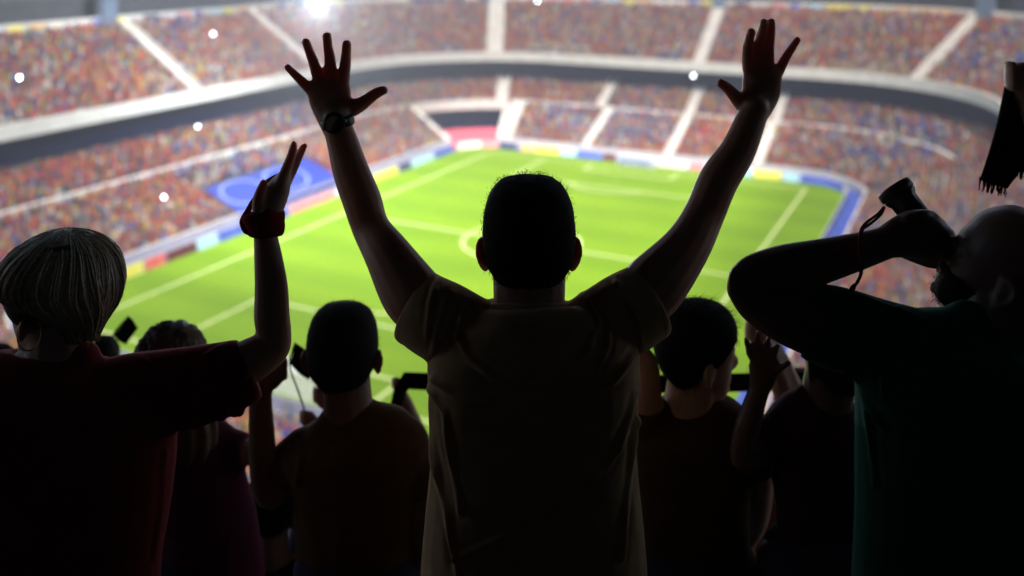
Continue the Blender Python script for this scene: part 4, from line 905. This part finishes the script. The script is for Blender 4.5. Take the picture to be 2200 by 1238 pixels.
def beard(root):
    g = np.random.default_rng(31); roots = []; dirs = []; V, _ = head_shape(.001, seg=60); V = np.array(V)
    c_ = V[(V[:, 2] < -.045) & (V[:, 1] > -.01) | (V[:, 2] < -.085)]
    for i in range(3800):
        v = c_[g.integers(len(c_))] + g.normal(size=3) * .004; roots.append(np.array(bh) + BM @ v); d = np.array([v[0] * 4, v[1] * 3, -.6]); dirs.append(BM @ d)
    BV, BF = head_shape(.004, seg=48); BV = np.array(BV); ok_ = ((BV[:, 2] < -.046 - .25 * np.maximum(0, .03 - BV[:, 1])) & (BV[:, 1] > -.03)); kf = [f for f in BF if len(f) == 4 and all(ok_[i] for i in f)]
    used = sorted(set(i for f in kf for i in f)); mp = {o: i for i, o in enumerate(used)}
    put("beard_mass", mesh_of("beard_mass", [np.array(bh) + BM @ BV[i] for i in used], [tuple(mp[i] for i in f) for f in kf], True), HAIR_D, root)
    put("beard", mesh_of("beard", *strands(roots, dirs, .0045, .0005, 31, .2, n=2)), HAIR_D, root)
bald = person(1, "shaven-headed bearded man in green shirt, head tilted back, blowing a dark horn", 
    [(2100, 1330, Y2, 210), (2100, 1150, Y2, 205), (2100, 1000, Y2, 210), (2105, 880, Y2, 225), (2110, 800, Y2, 205), (2118, 745, Y2, 150), (2130, 710, Y2, 90)],
    [b_up, b_fore, b_palm] + b_f + [[(2320, 820, Y2, 75), (2370, 870, Y2, 62), (2400, 1000, Y2, 55), (2405, 1120, Y2 + .03, 46), (2395, 1240, Y2 + .09, 36), (2390, 1300, Y2 + .1, 34)], [(2135, 740, Y2, 90, .95), (2142, 690, Y2 + .005, 82, 1.0), (2152, 640, Y2 + .01, 80, 1.0)]],
    [(2095, 1450, Y2, 262), (2098, 1238, Y2, 260), (2100, 1100, Y2, 257), (2102, 1000, Y2, 259), (2106, 900, Y2, 264), (2110, 835, Y2, 266), (2112, 785, Y2, 245), (2122, 735, Y2, 185), (2132, 705, Y2, 112), (2136, 690, Y2 + .005, 88)],
    [[(2070, 800, Y2, 100), (1980, 768, Y2 + .01, 97), (1900, 742, Y2 + .02, 92), (1820, 712, Y2 + .04, 87), (1760, 694, Y2 + .05, 82), (1738, 687, Y2 + .055, 80)], [(2280, 820, Y2, 95), (2350, 860, Y2, 85), (2395, 950, Y2, 78), (2402, 1020, Y2, 72)]],
    SKIN3, GREEN, head=dict(c=bh, M=BM, sc=1.0), voxel=.0042, svox=.006, folds=B_FOLDS, seed=41, sw=.0026, sfreq=30, hair=beard)
put("collar", mesh_of("collar", *hoop(W(2137, 694, Y2 + .005), (0, -.2, 1), .080, .070, (.006, .012)), True), GREEN, bald)
# the horn, its cord and toggle
horn_m = mat("horn_plastic", (0.012, 0.02, 0.03), 0.25, 0.5); lip_m = mat("horn_lip", (0.05, 0.02, 0.018), 0.4, 0.4)
ha, hb = W(1922, 407, YB + .10), W(2046, 566, YB + .02); hd = (hb - ha) / np.linalg.norm(hb - ha); hL = np.linalg.norm(hb - ha)
horn = empty("fan_horn", tuple(ha), label="short dark plastic horn with flared lip held to the shaven man's mouth", category="horn")
def lathe(a, d, prof, seg=36):
    x = np.cross(d, Z3); x /= np.linalg.norm(x); y = np.cross(d, x); V = []; F = []
    for (s_, r_) in prof:
        for k in range(seg): t = 2 * math.pi * k / seg; V.append(a + d * s_ + r_ * (x * math.cos(t) + y * math.sin(t)))
    for j in range(len(prof) - 1):
        for k in range(seg): F.append((j * seg + k, j * seg + (k + 1) % seg, (j + 1) * seg + (k + 1) % seg, (j + 1) * seg + k))
    return V, F
px = Y2 / FPX * 1.06
put("tube", mesh_of("tube", *lathe(ha, hd, [(.012, 28 * px), (.010, 37 * px), (.016, 38.5 * px), (.022, 35 * px), (.026, 31.5 * px), (.05, 31 * px), (.08, 30 * px), (hL * .7, 26 * px), (hL * .85, 15 * px), (hL * .97, 13 * px), (hL, 15 * px), (hL, 8 * px)]), True), horn_m, horn)
put("lip", mesh_of("lip", *lathe(ha, hd, [(.06, 24 * px), (.012, 34 * px), (-.003, 36 * px), (-.006, 39 * px), (-.003, 41 * px), (.006, 41.5 * px), (.012, 40 * px), (.0125, 36 * px)]), True), lip_m, horn)
cord_m = cloth("red_cord", (0.30, 0.05, 0.03)); cord = empty("horn_cord", tuple(W(1850, 540, YB - .03)), label="red cord looped from the horn over the shaven man's forearm", category="cord")
F1 = YB - .05
for k, off in ((0, 0), (1, 5)):
    put("strand", mesh_of("strand", *loft(chain([(1898 + off * .4, 446, YB + .03, 3), (1886 + off, 460 + off * .6, YB + .01, 3), (1862 + off, 478 + off, YB - .005, 3.2), (1850 + off * .6, 494, YB - .02, 3.4), (1846 + off * .6, 520, F1 + .005, 3.4), (1847 + off * .5, 550, F1 + .004, 3.4), (1849 + off * .5, 575, F1 + .012, 3.4), (1848 + off * .3, 592, YB - .01, 3.2), (1840 + off * .4, 608, YB - .02, 3), (1835, 616, YB - .03, 3)]), seg=8), True), cord_m, cord)
put("toggle", mesh_of("toggle", *loft(chain([(1837, 612, YB - .03, 4), (1832, 619, YB - .032, 6), (1827, 627, YB - .034, 5)]), seg=10), True), horn_m, cord)

# ------------------------------------------------------------------ person at the frame's edge holding a scarf
Y3 = 1.97
def fist(u, v, Y, s, flip=1, tilt=0):
    """closed hand in pixels: palm block, four curled fingers, thumb"""
    out = [[(u, v + 30 * s, Y, 22 * s, .8), (u, v + 8 * s, Y, 29 * s, .7), (u, v - 14 * s, Y, 28 * s, .65)]]
    for i in range(4): out.append([(u - flip * 18 * s, v - (24 - 14 * i) * s, Y - .012, 9 * s), (u - flip * 30 * s, v - (26 - 14 * i) * s, Y + .004, 9 * s), (u - flip * 27 * s, v - (24 - 14 * i) * s, Y + .03, 8.5 * s), (u - flip * 8 * s, v - (22 - 14 * i) * s, Y + .04, 8 * s)])
    out.append([(u + flip * 10 * s, v + 16 * s, Y + .02, 11 * s), (u - flip * 2 * s, v - 2 * s, Y + .045, 9 * s), (u - flip * 18 * s, v - 10 * s, Y + .05, 8 * s)])
    return out
sch = W(2560, 640, 2.0); SCM = frame(-20, 5)
scarf_p = person(1, "person at the frame's edge raising a fist that grips a hanging scarf", 
    [(2560, 1250, 2.0, 150), (2560, 1050, 2.0, 150), (2560, 900, 2.0, 160), (2560, 810, 2.0, 150), (2560, 760, 2.0, 100), (2560, 740, 2.0, 60)],
    [[(2470, 800, 2.0, 50), (2400, 760, 2.0, 46), (2320, 640, 1.99, 40), (2290, 560, 1.98, 36), (2260, 420, 1.98, 34), (2225, 280, 1.97, 27), (2207, 205, 1.97, 24)]] + fist(2198, 168, Y3, 1.1) + [[(2650, 800, 2.0, 50), (2700, 900, 2.0, 44), (2705, 1050, 2.0, 38), (2690, 1180, 2.05, 30)], [(2560, 790, 2.0, 62, .9), (2560, 720, 2.0, 58, 1.0)]],
    [(2560, 1330, 2.0, 195), (2560, 1200, 2.0, 190), (2560, 1000, 2.0, 185), (2560, 880, 2.0, 192), (2560, 810, 2.0, 180), (2560, 775, 2.0, 120), (2560, 745, 2.0, 70)],
    [[(2500, 820, 2.0, 70), (2410, 770, 2.0, 66), (2350, 690, 2.0, 60)], [(2620, 830, 2.0, 70), (2690, 900, 2.0, 62), (2702, 990, 2.0, 56)]],
    SKIN2, cloth("black_cotton", (0.02, 0.02, 0.022)), head=dict(c=sch, M=SCM), voxel=.006, svox=.01, seed=51, hair=lambda r: short_hair(sch, SCM, 1.0, HAIR_D, r, 52, count=800))
SCM_ = cloth("scarf_black_knit", (0.014, 0.010, 0.012)); scarf = empty("hanging_scarf", tuple(W(2150, 280, Y3)), label="black knitted scarf with fringed end hanging from the raised fist", category="scarf")
def ribbon(name, rows, parent, m, thick=.006, seed=1, amp=.004):
    """rows: [(uL,vL,uR,vR,Y)] soft cloth strip with thickness and ripples"""
    n = 14; V = []; F = []; g = np.random.default_rng(seed); k = len(rows); rr = np.array(rows, float); f = np.linspace(0, k - 1, (k - 1) * 6 + 1); rr = np.stack([np.interp(f, np.arange(k), rr[:, c]) for c in range(5)], 1)
    for side in (-1, 1):
        for j, (a, b, c, d, Y) in enumerate(rr):
            for i in range(n + 1):
                s = i / n; p = W(a + (c - a) * s, b + (d - b) * s, Y); p[1] += side * thick / 2 * math.sin(math.pi * min(max(s, .06), .94)) ** .4 + amp * math.sin(s * 11 + j * .12 + seed); V.append(p)
    L = len(rr) * (n + 1)
    for j in range(len(rr) - 1):
        for i in range(n):
            q = j * (n + 1) + i; F.append((q, q + 1, q + n + 2, q + n + 1)); F.append((L + q, L + q + n + 1, L + q + n + 2, L + q + 1))
    for j in range(len(rr) - 1):
        for i in (0, n): q = j * (n + 1) + i; F.append((q, q + n + 1, L + q + n + 1, L + q))
    for j in (0, len(rr) - 1):
        for i in range(n): q = j * (n + 1) + i; F.append((q, q + 1, L + q + 1, L + q))
    put(name, mesh_of(name, V, F, True), m, parent)
ribbon("front_fall", [(2168, 150, 2212, 158, Y3), (2160, 190, 2218, 200, Y3), (2143, 260, 2222, 270, Y3 + .005), (2128, 310, 2215, 322, Y3 + .01), (2115, 350, 2190, 366, Y3 + .01), (2104, 386, 2160, 404, Y3 + .01)], scarf, SCM_, .012, 2, .006)
ribbon("back_fall", [(2175, 150, 2225, 158, Y3 + .03), (2172, 240, 2240, 250, Y3 + .04), (2165, 320, 2215, 330, Y3 + .04), (2172, 358, 2196, 376, Y3 + .04)], scarf, SCM_, .012, 6, .006)
g = np.random.default_rng(9)
for nm, (a, b, c, d, Y, cnt, l0, l1) in {"front_fringe": (2105, 384, 2160, 402, Y3 + .01, 34, 14, 26), "back_fringe": (2172, 356, 2196, 374, Y3 + .04, 16, 10, 20)}.items():
    mb = MB()
    for i in range(cnt):
        s = i / (cnt - 1); u, v = a + (c - a) * s, b + (d - b) * s; l = g.uniform(l0, l1); du = g.normal() * 4 - 2
        mb.add(*loft(chain([(u, v - 3, Y, 1.3), (u + du * .4, v + l * .5, Y + g.normal() * .004, 1.3), (u + du, v + l, Y + g.normal() * .006, .8)]), seg=5, sub=2))
    me = mb.me(nm); f = put(nm, me, SCM_, scarf); f["kind"] = "stuff"

# ------------------------------------------------------------------ second row
YP = 2.40; h2 = W(737, 757, YP + .03); M2 = frame(3, 2)
ORANGE = cloth("mustard_cotton", (0.10, 0.042, 0.012))
def fist_s(u, v, Y, s, fl=1): return fist(u, v, Y, s, fl)
person(2, "short dark-haired man in mustard shirt, one forearm raised, left of the cheering man", 
    [(765, 1300, YP, 105), (765, 1100, YP, 108), (765, 1000, YP, 120), (762, 935, YP, 125), (755, 905, YP, 80), (750, 885, YP, 50)],
    [[(650, 975, YP, 42), (612, 1020, YP - .01, 36), (586, 1062, YP - .02, 31), (570, 1052, YP - .02, 28), (565, 1000, YP - .02, 30), (562, 930, YP - .02, 28.5), (560, 862, YP - .02, 25), (564, 826, YP - .02, 23)]] + fist_s(586, 796, YP - .02, .85, -1) + [[(860, 975, YP, 42), (900, 1050, YP, 36), (905, 1150, YP, 32), (895, 1260, YP + .05, 26)], [(750, 910, YP, 58, .9), (747, 850, YP + .01, 52, .95), (742, 800, YP + .02, 53, 1.0)]],
    [(765, 1400, YP, 132), (765, 1238, YP, 128), (765, 1100, YP, 130), (765, 1010, YP, 148), (762, 950, YP, 158), (757, 912, YP, 118), (752, 886, YP, 72), (750, 872, YP, 58)],
    [[(665, 975, YP, 62), (625, 1005, YP, 55), (603, 1040, YP - .01, 46)], [(850, 970, YP, 62), (885, 1010, YP, 55), (902, 1060, YP, 48)]],
    SKIN3, ORANGE, head=dict(c=h2, M=M2, sc=1.04, ear=.009), seed=61, sw=.006, hair=lambda r: short_hair(h2, M2, 1.04, HAIR_D, r, 62, thick=.010, count=1200, length=.010, back=-.095), folds=[([(640, 925), (650, 980), (640, 1040)], 8, 5)])
YL = 2.58; h3 = W(366, 792, YL); M3 = frame(-10, 0)
def long_hair(root):
    pts = [(365, 695, YL, 6, 1), (365, 698, YL, 24, 1), (365, 706, YL, 42, 1), (365, 724, YL, 60, 1), (366, 755, YL, 74, 1), (369, 810, YL - .01, 79, .95), (378, 870, YL - .02, 82, .8), (398, 925, YL - .04, 76, .6), (418, 985, YL - .05, 48, .5)]
    me = remesh("hair", [loft(chain(pts, 1.0), seg=26)], .009, 3); P = co(me); N = no(me); ang = np.arctan2(P[:, 0] - h3[0], P[:, 1] - h3[1])
    me.vertices.foreach_set("co", (P + N * (.005 * np.sin(ang * 26 + 3 * np.sin(P[:, 2] * 14)))[:, None]).reshape(-1)); me.update(); put("hair", me, HAIR_L, root)
person(2, "woman with long light brown hair and dark shirt behind the blonde woman's arm", 
    [(425, 1300, YL, 80), (425, 1150, YL, 72), (420, 1050, YL, 72), (415, 975, YL, 80), (405, 930, YL, 55), (385, 900, YL, 40)],
    [[(470, 965, YL, 32), (520, 970, YL - .02, 27), (560, 978, YL - .03, 25), (600, 990, YL - .02, 22), (650, 985, YL, 18)], [(345, 970, YL, 32), (325, 1080, YL, 26), (325, 1200, YL, 22)], [(372, 920, YL, 42, .9), (367, 850, YL, 42, 1.0)]],
    [(450, 1400, YL, 125), (448, 1238, YL, 118), (440, 1120, YL, 108), (428, 1030, YL, 100), (418, 975, YL, 102), (405, 935, YL, 75), (392, 905, YL, 48)],
    [[(455, 968, YL, 48), (495, 968, YL - .01, 42), (527, 972, YL - .02, 36)], [(350, 975, YL, 48), (330, 1030, YL, 42), (326, 1070, YL, 38)]],
    SKIN2, cloth("dark_crimson_cotton", (0.10, 0.015, 0.035)), head=dict(c=h3, M=M3, sc=.95), seed=71, sw=.005, hair=long_hair)
YR = 2.36; h4 = W(1497, 757, YR); M4 = frame(76, -2)
person(2, "dark-haired man in profile facing right, brown shirt, right of the cheering man", 
    [(1490, 1300, YR, 105), (1490, 1100, YR, 105), (1490, 1000, YR, 110), (1490, 930, YR, 118), (1488, 885, YR, 80), (1484, 865, YR, 50)],
    [[(1400, 930, YR, 42), (1392, 860, YR - .04, 32), (1392, 795, YR - .06, 25), (1378, 765, YR - .06, 24), (1330, 745, YR - .05, 24), (1270, 735, YR - .04, 21)], [(1590, 930, YR, 42), (1625, 1010, YR, 36), (1620, 1120, YR + .08, 30), (1580, 1180, YR + .16, 25)], [(1478, 890, YR, 58, .9), (1484, 845, YR, 54, 1.0), (1490, 800, YR, 54, 1.0)]],
    [(1490, 1400, YR, 130), (1490, 1238, YR, 124), (1490, 1100, YR, 121), (1490, 1010, YR, 130), (1490, 940, YR, 146), (1487, 895, YR, 112), (1482, 866, YR, 72), (1480, 852, YR, 60)],
    [[(1410, 940, YR, 58), (1398, 900, YR - .02, 48), (1394, 868, YR - .03, 42)], [(1570, 935, YR, 58), (1605, 970, YR, 50), (1622, 1020, YR, 44)]],
    SKIN, cloth("olive_brown_cotton", (0.07, 0.036, 0.014)), head=dict(c=h4, M=M4, sc=1.0), seed=81, sw=.006, hair=lambda r: short_hair(h4, M4, 1.0, HAIR_D, r, 82, thick=.011, count=1400, length=.02, back=-.07, front=.045, top_extra=.006, quiff=.016))
YS = 2.28; h5 = W(1800, 760, YS); M5 = frame(-15, 0)
ohand = [[(1632, 838, 2.2, 22, .8), (1638, 812, 2.2, 29, .55), (1641, 786, 2.2, 33, .4), (1640, 768, 2.2, 29, .35)], [(1612, 764, 2.2, 8.5), (1606, 742, 2.2, 7), (1602, 727, 2.2, 5)], [(1626, 762, 2.2, 9), (1626, 735, 2.2, 8), (1628, 714, 2.2, 6)],
    [(1642, 764, 2.2, 9), (1647, 744, 2.2, 8), (1652, 726, 2.2, 6)], [(1656, 770, 2.2, 9), (1664, 756, 2.2, 8), (1671, 742, 2.2, 6)], [(1652, 808, 2.2, 12), (1674, 792, 2.19, 9), (1695, 779, 2.18, 6.5)]]
person(2, "person in a dark plum shirt with one spread hand raised, below the shaven man's arm", 
    [(1770, 1300, YS, 80), (1768, 1100, YS, 80), (1762, 1000, YS, 90), (1762, 920, YS, 100), (1768, 880, YS, 70), (1775, 850, YS, 48)],
    [[(1700, 905, YS, 42), (1650, 945, YS - .03, 36), (1606, 985, YS - .06, 32), (1596, 970, YS - .07, 28), (1606, 920, YS - .08, 28), (1620, 870, 2.2, 24), (1632, 836, 2.2, 22)]] + ohand + [[(1850, 920, YS, 42), (1880, 1040, YS, 35), (1875, 1180, YS + .05, 28)], [(1775, 870, YS, 56, .9), (1785, 800, YS, 53, 1.0)]],
    [(1772, 1400, YS, 108), (1770, 1238, YS, 98), (1766, 1100, YS, 94), (1762, 1010, YS, 106), (1762, 935, YS, 124), (1766, 890, YS, 102), (1772, 858, YS, 66), (1775, 845, YS, 58)],
    [[(1715, 915, YS, 60), (1665, 945, YS - .02, 50), (1632, 970, YS - .04, 43)], [(1830, 925, YS, 60), (1868, 980, YS, 50), (1878, 1040, YS, 44)]],
    SKIN4, cloth("plum_cotton", (0.05, 0.012, 0.02)), head=dict(c=h5, M=M5, sc=.98), voxel=.005, sw=.006, seed=91, hair=lambda r: short_hair(h5, M5, .98, HAIR_D, r, 92, count=600))

# ------------------------------------------------------------------ third row and beyond
def simple(row, label, u, v, Y, shirt, limbs, sleeves, sc=1.0, yaw=0, hairm=HAIR_D, seed=1, voxel=.011):
    """figure from its head position, with given arms"""
    k = FPX / Y; hcen = W(u, v, Y); Mh = frame(yaw, 0); d = lambda m: m * k * sc
    T = lambda m: v + d(m)
    person(row, label, [(u, T(.95), Y, d(.15)), (u, T(.6), Y, d(.135)), (u, T(.4), Y, d(.16)), (u, T(.27), Y, d(.15)), (u, T(.2), Y, d(.09)), (u, T(.17), Y, d(.06))],
        limbs + [[(u, T(.22), Y, d(.062), .9), (u, T(.08), Y, d(.06), 1.0)]],
        [(u, T(1.0), Y, d(.18)), (u, T(.7), Y, d(.165)), (u, T(.45), Y, d(.185)), (u, T(.32), Y, d(.19)), (u, T(.24), Y, d(.14)), (u, T(.2), Y, d(.085)), (u, T(.18), Y, d(.07))],
        sleeves, SKIN, shirt, head=dict(c=hcen, M=Mh, sc=sc), voxel=voxel, svox=.012, seed=seed, hair=lambda r: short_hair(hcen, Mh, sc, hairm, r, seed + 1, count=300))
def hang(u, v, Y, sg, sc=1.0):
    d = lambda m: m * FPX / Y * sc
    return [(u + sg * d(.15), v + d(.3), Y, d(.055)), (u + sg * d(.2), v + d(.42), Y, d(.05)), (u + sg * d(.22), v + d(.6), Y, d(.04)), (u + sg * d(.21), v + d(.8), Y, d(.033)), (u + sg * d(.2), v + d(.9), Y, d(.03))]
BLK = cloth("charcoal_cotton", (0.02, 0.022, 0.03)); NVY = cloth("navy_cotton", (0.015, 0.02, 0.06))
Yc = 3.2
simple(3, "supporter hidden behind the cheering man, holding a black scarf stretched wide", 1290, 905, Yc, BLK,
    [[(1190, 1060, Yc, 36), (1080, 1080, Yc - .05, 32), (960, 1040, Yc - .1, 26), (900, 940, Yc - .1, 22), (868, 860, Yc - .1, 17)]] + fist(860, 826, Yc - .1, .5) + [[(1390, 1060, Yc, 36), (1500, 1080, Yc - .05, 32), (1640, 1040, Yc - .1, 26), (1700, 940, Yc - .1, 22), (1735, 860, Yc - .1, 17)]] + fist(1742, 826, Yc - .1, .5, -1),
    [[(1210, 1060, Yc, 46), (1130, 1075, Yc - .03, 42)], [(1370, 1060, Yc, 46), (1450, 1075, Yc - .03, 42)]], seed=101)
sb = empty("stretched_scarf", tuple(W(1300, 818, Yc - .12)), label="black scarf stretched level behind the cheering man's back", category="scarf")
ribbon("knit_strip", [(838, 872, 864, 880, Yc - .12), (846, 835, 872, 846, Yc - .12), (868, 799, 878, 836, Yc - .12), (930, 801, 930, 838, Yc - .12), (1300, 808, 1300, 846, Yc - .12), (1680, 801, 1680, 838, Yc - .12), (1742, 799, 1742, 836, Yc - .12)], sb, SCM_, .012, 3, .004)
Yd = 3.05
simple(3, "supporter behind the mustard-shirted man, two raised fists and a small flag", 745, 940, Yd, NVY,
    [[(660, 1080, Yd, 36), (640, 1120, Yd - .05, 30), (670, 1020, Yd - .1, 22), (676, 960, Yd - .1, 17), (668, 920, Yd - .1, 15)]] + fist(664, 898, Yd - .1, .55) + [[(820, 1080, Yd, 36), (780, 1120, Yd - .05, 30), (720, 1000, Yd - .1, 22), (705, 900, Yd - .1, 16)]] + fist(694, 850, Yd - .1, .62),
    [[(680, 1075, Yd, 46), (652, 1110, Yd - .02, 42)], [(810, 1075, Yd, 46), (795, 1110, Yd - .02, 42)]], seed=111)
M_flag = cloth("navy_flag_cloth", (0.012, 0.018, 0.05), .2); M_stick = mat("flag_stick", (0.25, 0.2, 0.14), 0.6)
def small_flag(label, quad, Y, foot):
    a, b, c, d = quad; root = empty("hand_flag", tuple(W(*foot, Y)), label=label, category="flag", group="small dark flags held up in the stand")
    n = 8; V = []; F = []
    for side in (-1, 1):
        for j in range(n + 1):
            for i in range(n + 1):
                s, t = i / n, j / n; q = (1 - t) * ((1 - s) * np.array(a) + s * np.array(b)) + t * ((1 - s) * np.array(d) + s * np.array(c)); p = W(q[0], q[1], Y); p[1] += side * .0015 + .005 * math.sin(s * 5 + t * 2); V.append(p)
    L = (n + 1) ** 2
    for j in range(n):
        for i in range(n): q = j * (n + 1) + i; F += [(q, q + 1, q + n + 2, q + n + 1), (L + q, L + q + n + 1, L + q + n + 2, L + q + 1)]
    put("flag_cloth", mesh_of("flag_cloth", V, F, True), M_flag, root)
    put("stick", mesh_of("stick", *loft(chain([(*foot, Y - .004, 2.2), ((foot[0] + d[0]) / 2, (foot[1] + d[1]) / 2, Y - .004, 2.2), (*d, Y - .004, 2.0), (*a, Y - .004, 1.8)]), seg=8), True), M_stick, root)
small_flag("navy hand flag beside the mustard-shirted man's ear", [(634, 737), (684, 775), (663, 817), (622, 783)], Yd - .08, (662, 905))
Yf = 3.55
simple(3, "dark-clad supporter with a small flag, seen between the two women's heads", 214, 778, Yf, BLK, [hang(214, 778, Yf, -1, .8), [(270, 905, Yf, 30), (300, 950, Yf - .05, 24), (285, 880, Yf - .1, 18), (262, 815, Yf - .1, 13)]] + fist(258, 795, Yf - .1, .42), [[(255, 900, Yf, 36), (285, 935, Yf - .02, 30)], [(170, 900, Yf, 36), (150, 935, Yf, 32)]], sc=.8, seed=121)
small_flag("navy hand flag left of the long-haired woman's head", [(276, 680), (298, 704), (270, 741), (243, 721)], Yf - .1, (257, 806))
for i, (u, v, lab) in enumerate([(-8, 790, "dark-haired supporter low at the left edge, beyond the blonde woman's chin"), (48, 800, "supporter just beyond the blonde woman's hoop earring")]):
    simple(3, lab, u, v, Yf - .05 * i, BLK, [hang(u, v, Yf, -1, .72), hang(u, v, Yf, 1, .72)], [], sc=.72, seed=131 + i * 5)
simple(3, "small dark-clad supporter in the gap left of the mustard-shirted man", 584, 1085, 2.95, BLK, [hang(584, 1085, 2.95, -1, .9), hang(584, 1085, 2.95, 1, .9)], [], sc=.9, seed=171)
Yg = 2.95
simple(3, "supporter clasping raised hands before the dark-haired man's forehead", 1745, 905, Yg, cloth("brick_cotton", (0.22, 0.05, 0.02)),
    [[(1690, 1030, Yg, 36), (1660, 1040, Yg - .05, 30), (1695, 920, Yg - .1, 26), (1684, 850, Yg - .1, 24), (1662, 785, Yg - .1, 21), (1643, 740, Yg - .1, 18)]] + fist(1628, 712, Yg - .1, .75, 1) + [[(1820, 1030, Yg, 36), (1800, 1060, Yg - .05, 30), (1740, 930, Yg - .08, 26), (1690, 800, Yg - .08, 20), (1664, 745, Yg - .08, 17)]] + fist(1652, 718, Yg - .07, .7, -1),
    [[(1700, 1030, Yg, 46), (1675, 1040, Yg - .02, 40)], [(1810, 1030, Yg, 46), (1805, 1050, Yg - .02, 40)]], seed=151)
simple(4, "small dark-haired supporter low between the spread hand and the shaven man's ribs", 1722, 850, 3.75, BLK, [hang(1722, 850, 3.75, -1, .85), hang(1722, 850, 3.75, 1, .85)], [], sc=.85, seed=161)

# ------------------------------------------------------------------ haze
hz_m = bpy.data.materials.new("haze_air"); hz_m.use_nodes = True; nt = hz_m.node_tree; nt.nodes.remove(nt.nodes["Principled BSDF"])
pv = nt.nodes.new("ShaderNodeVolumePrincipled"); pv.inputs["Color"].default_value = (0.95, 0.95, 1.0, 1); pv.inputs["Density"].default_value = HAZE; pv.inputs["Anisotropy"].default_value = 0.35
nt.links.new(pv.outputs[0], nt.nodes["Material Output"].inputs["Volume"])
mb = MB(); mb.box((0, 150, 32.0), (400, 350, 33.2)); obj("haze", mb.me("haze"), hz_m, kind="stuff", label="pale air thickening with distance over the stadium")
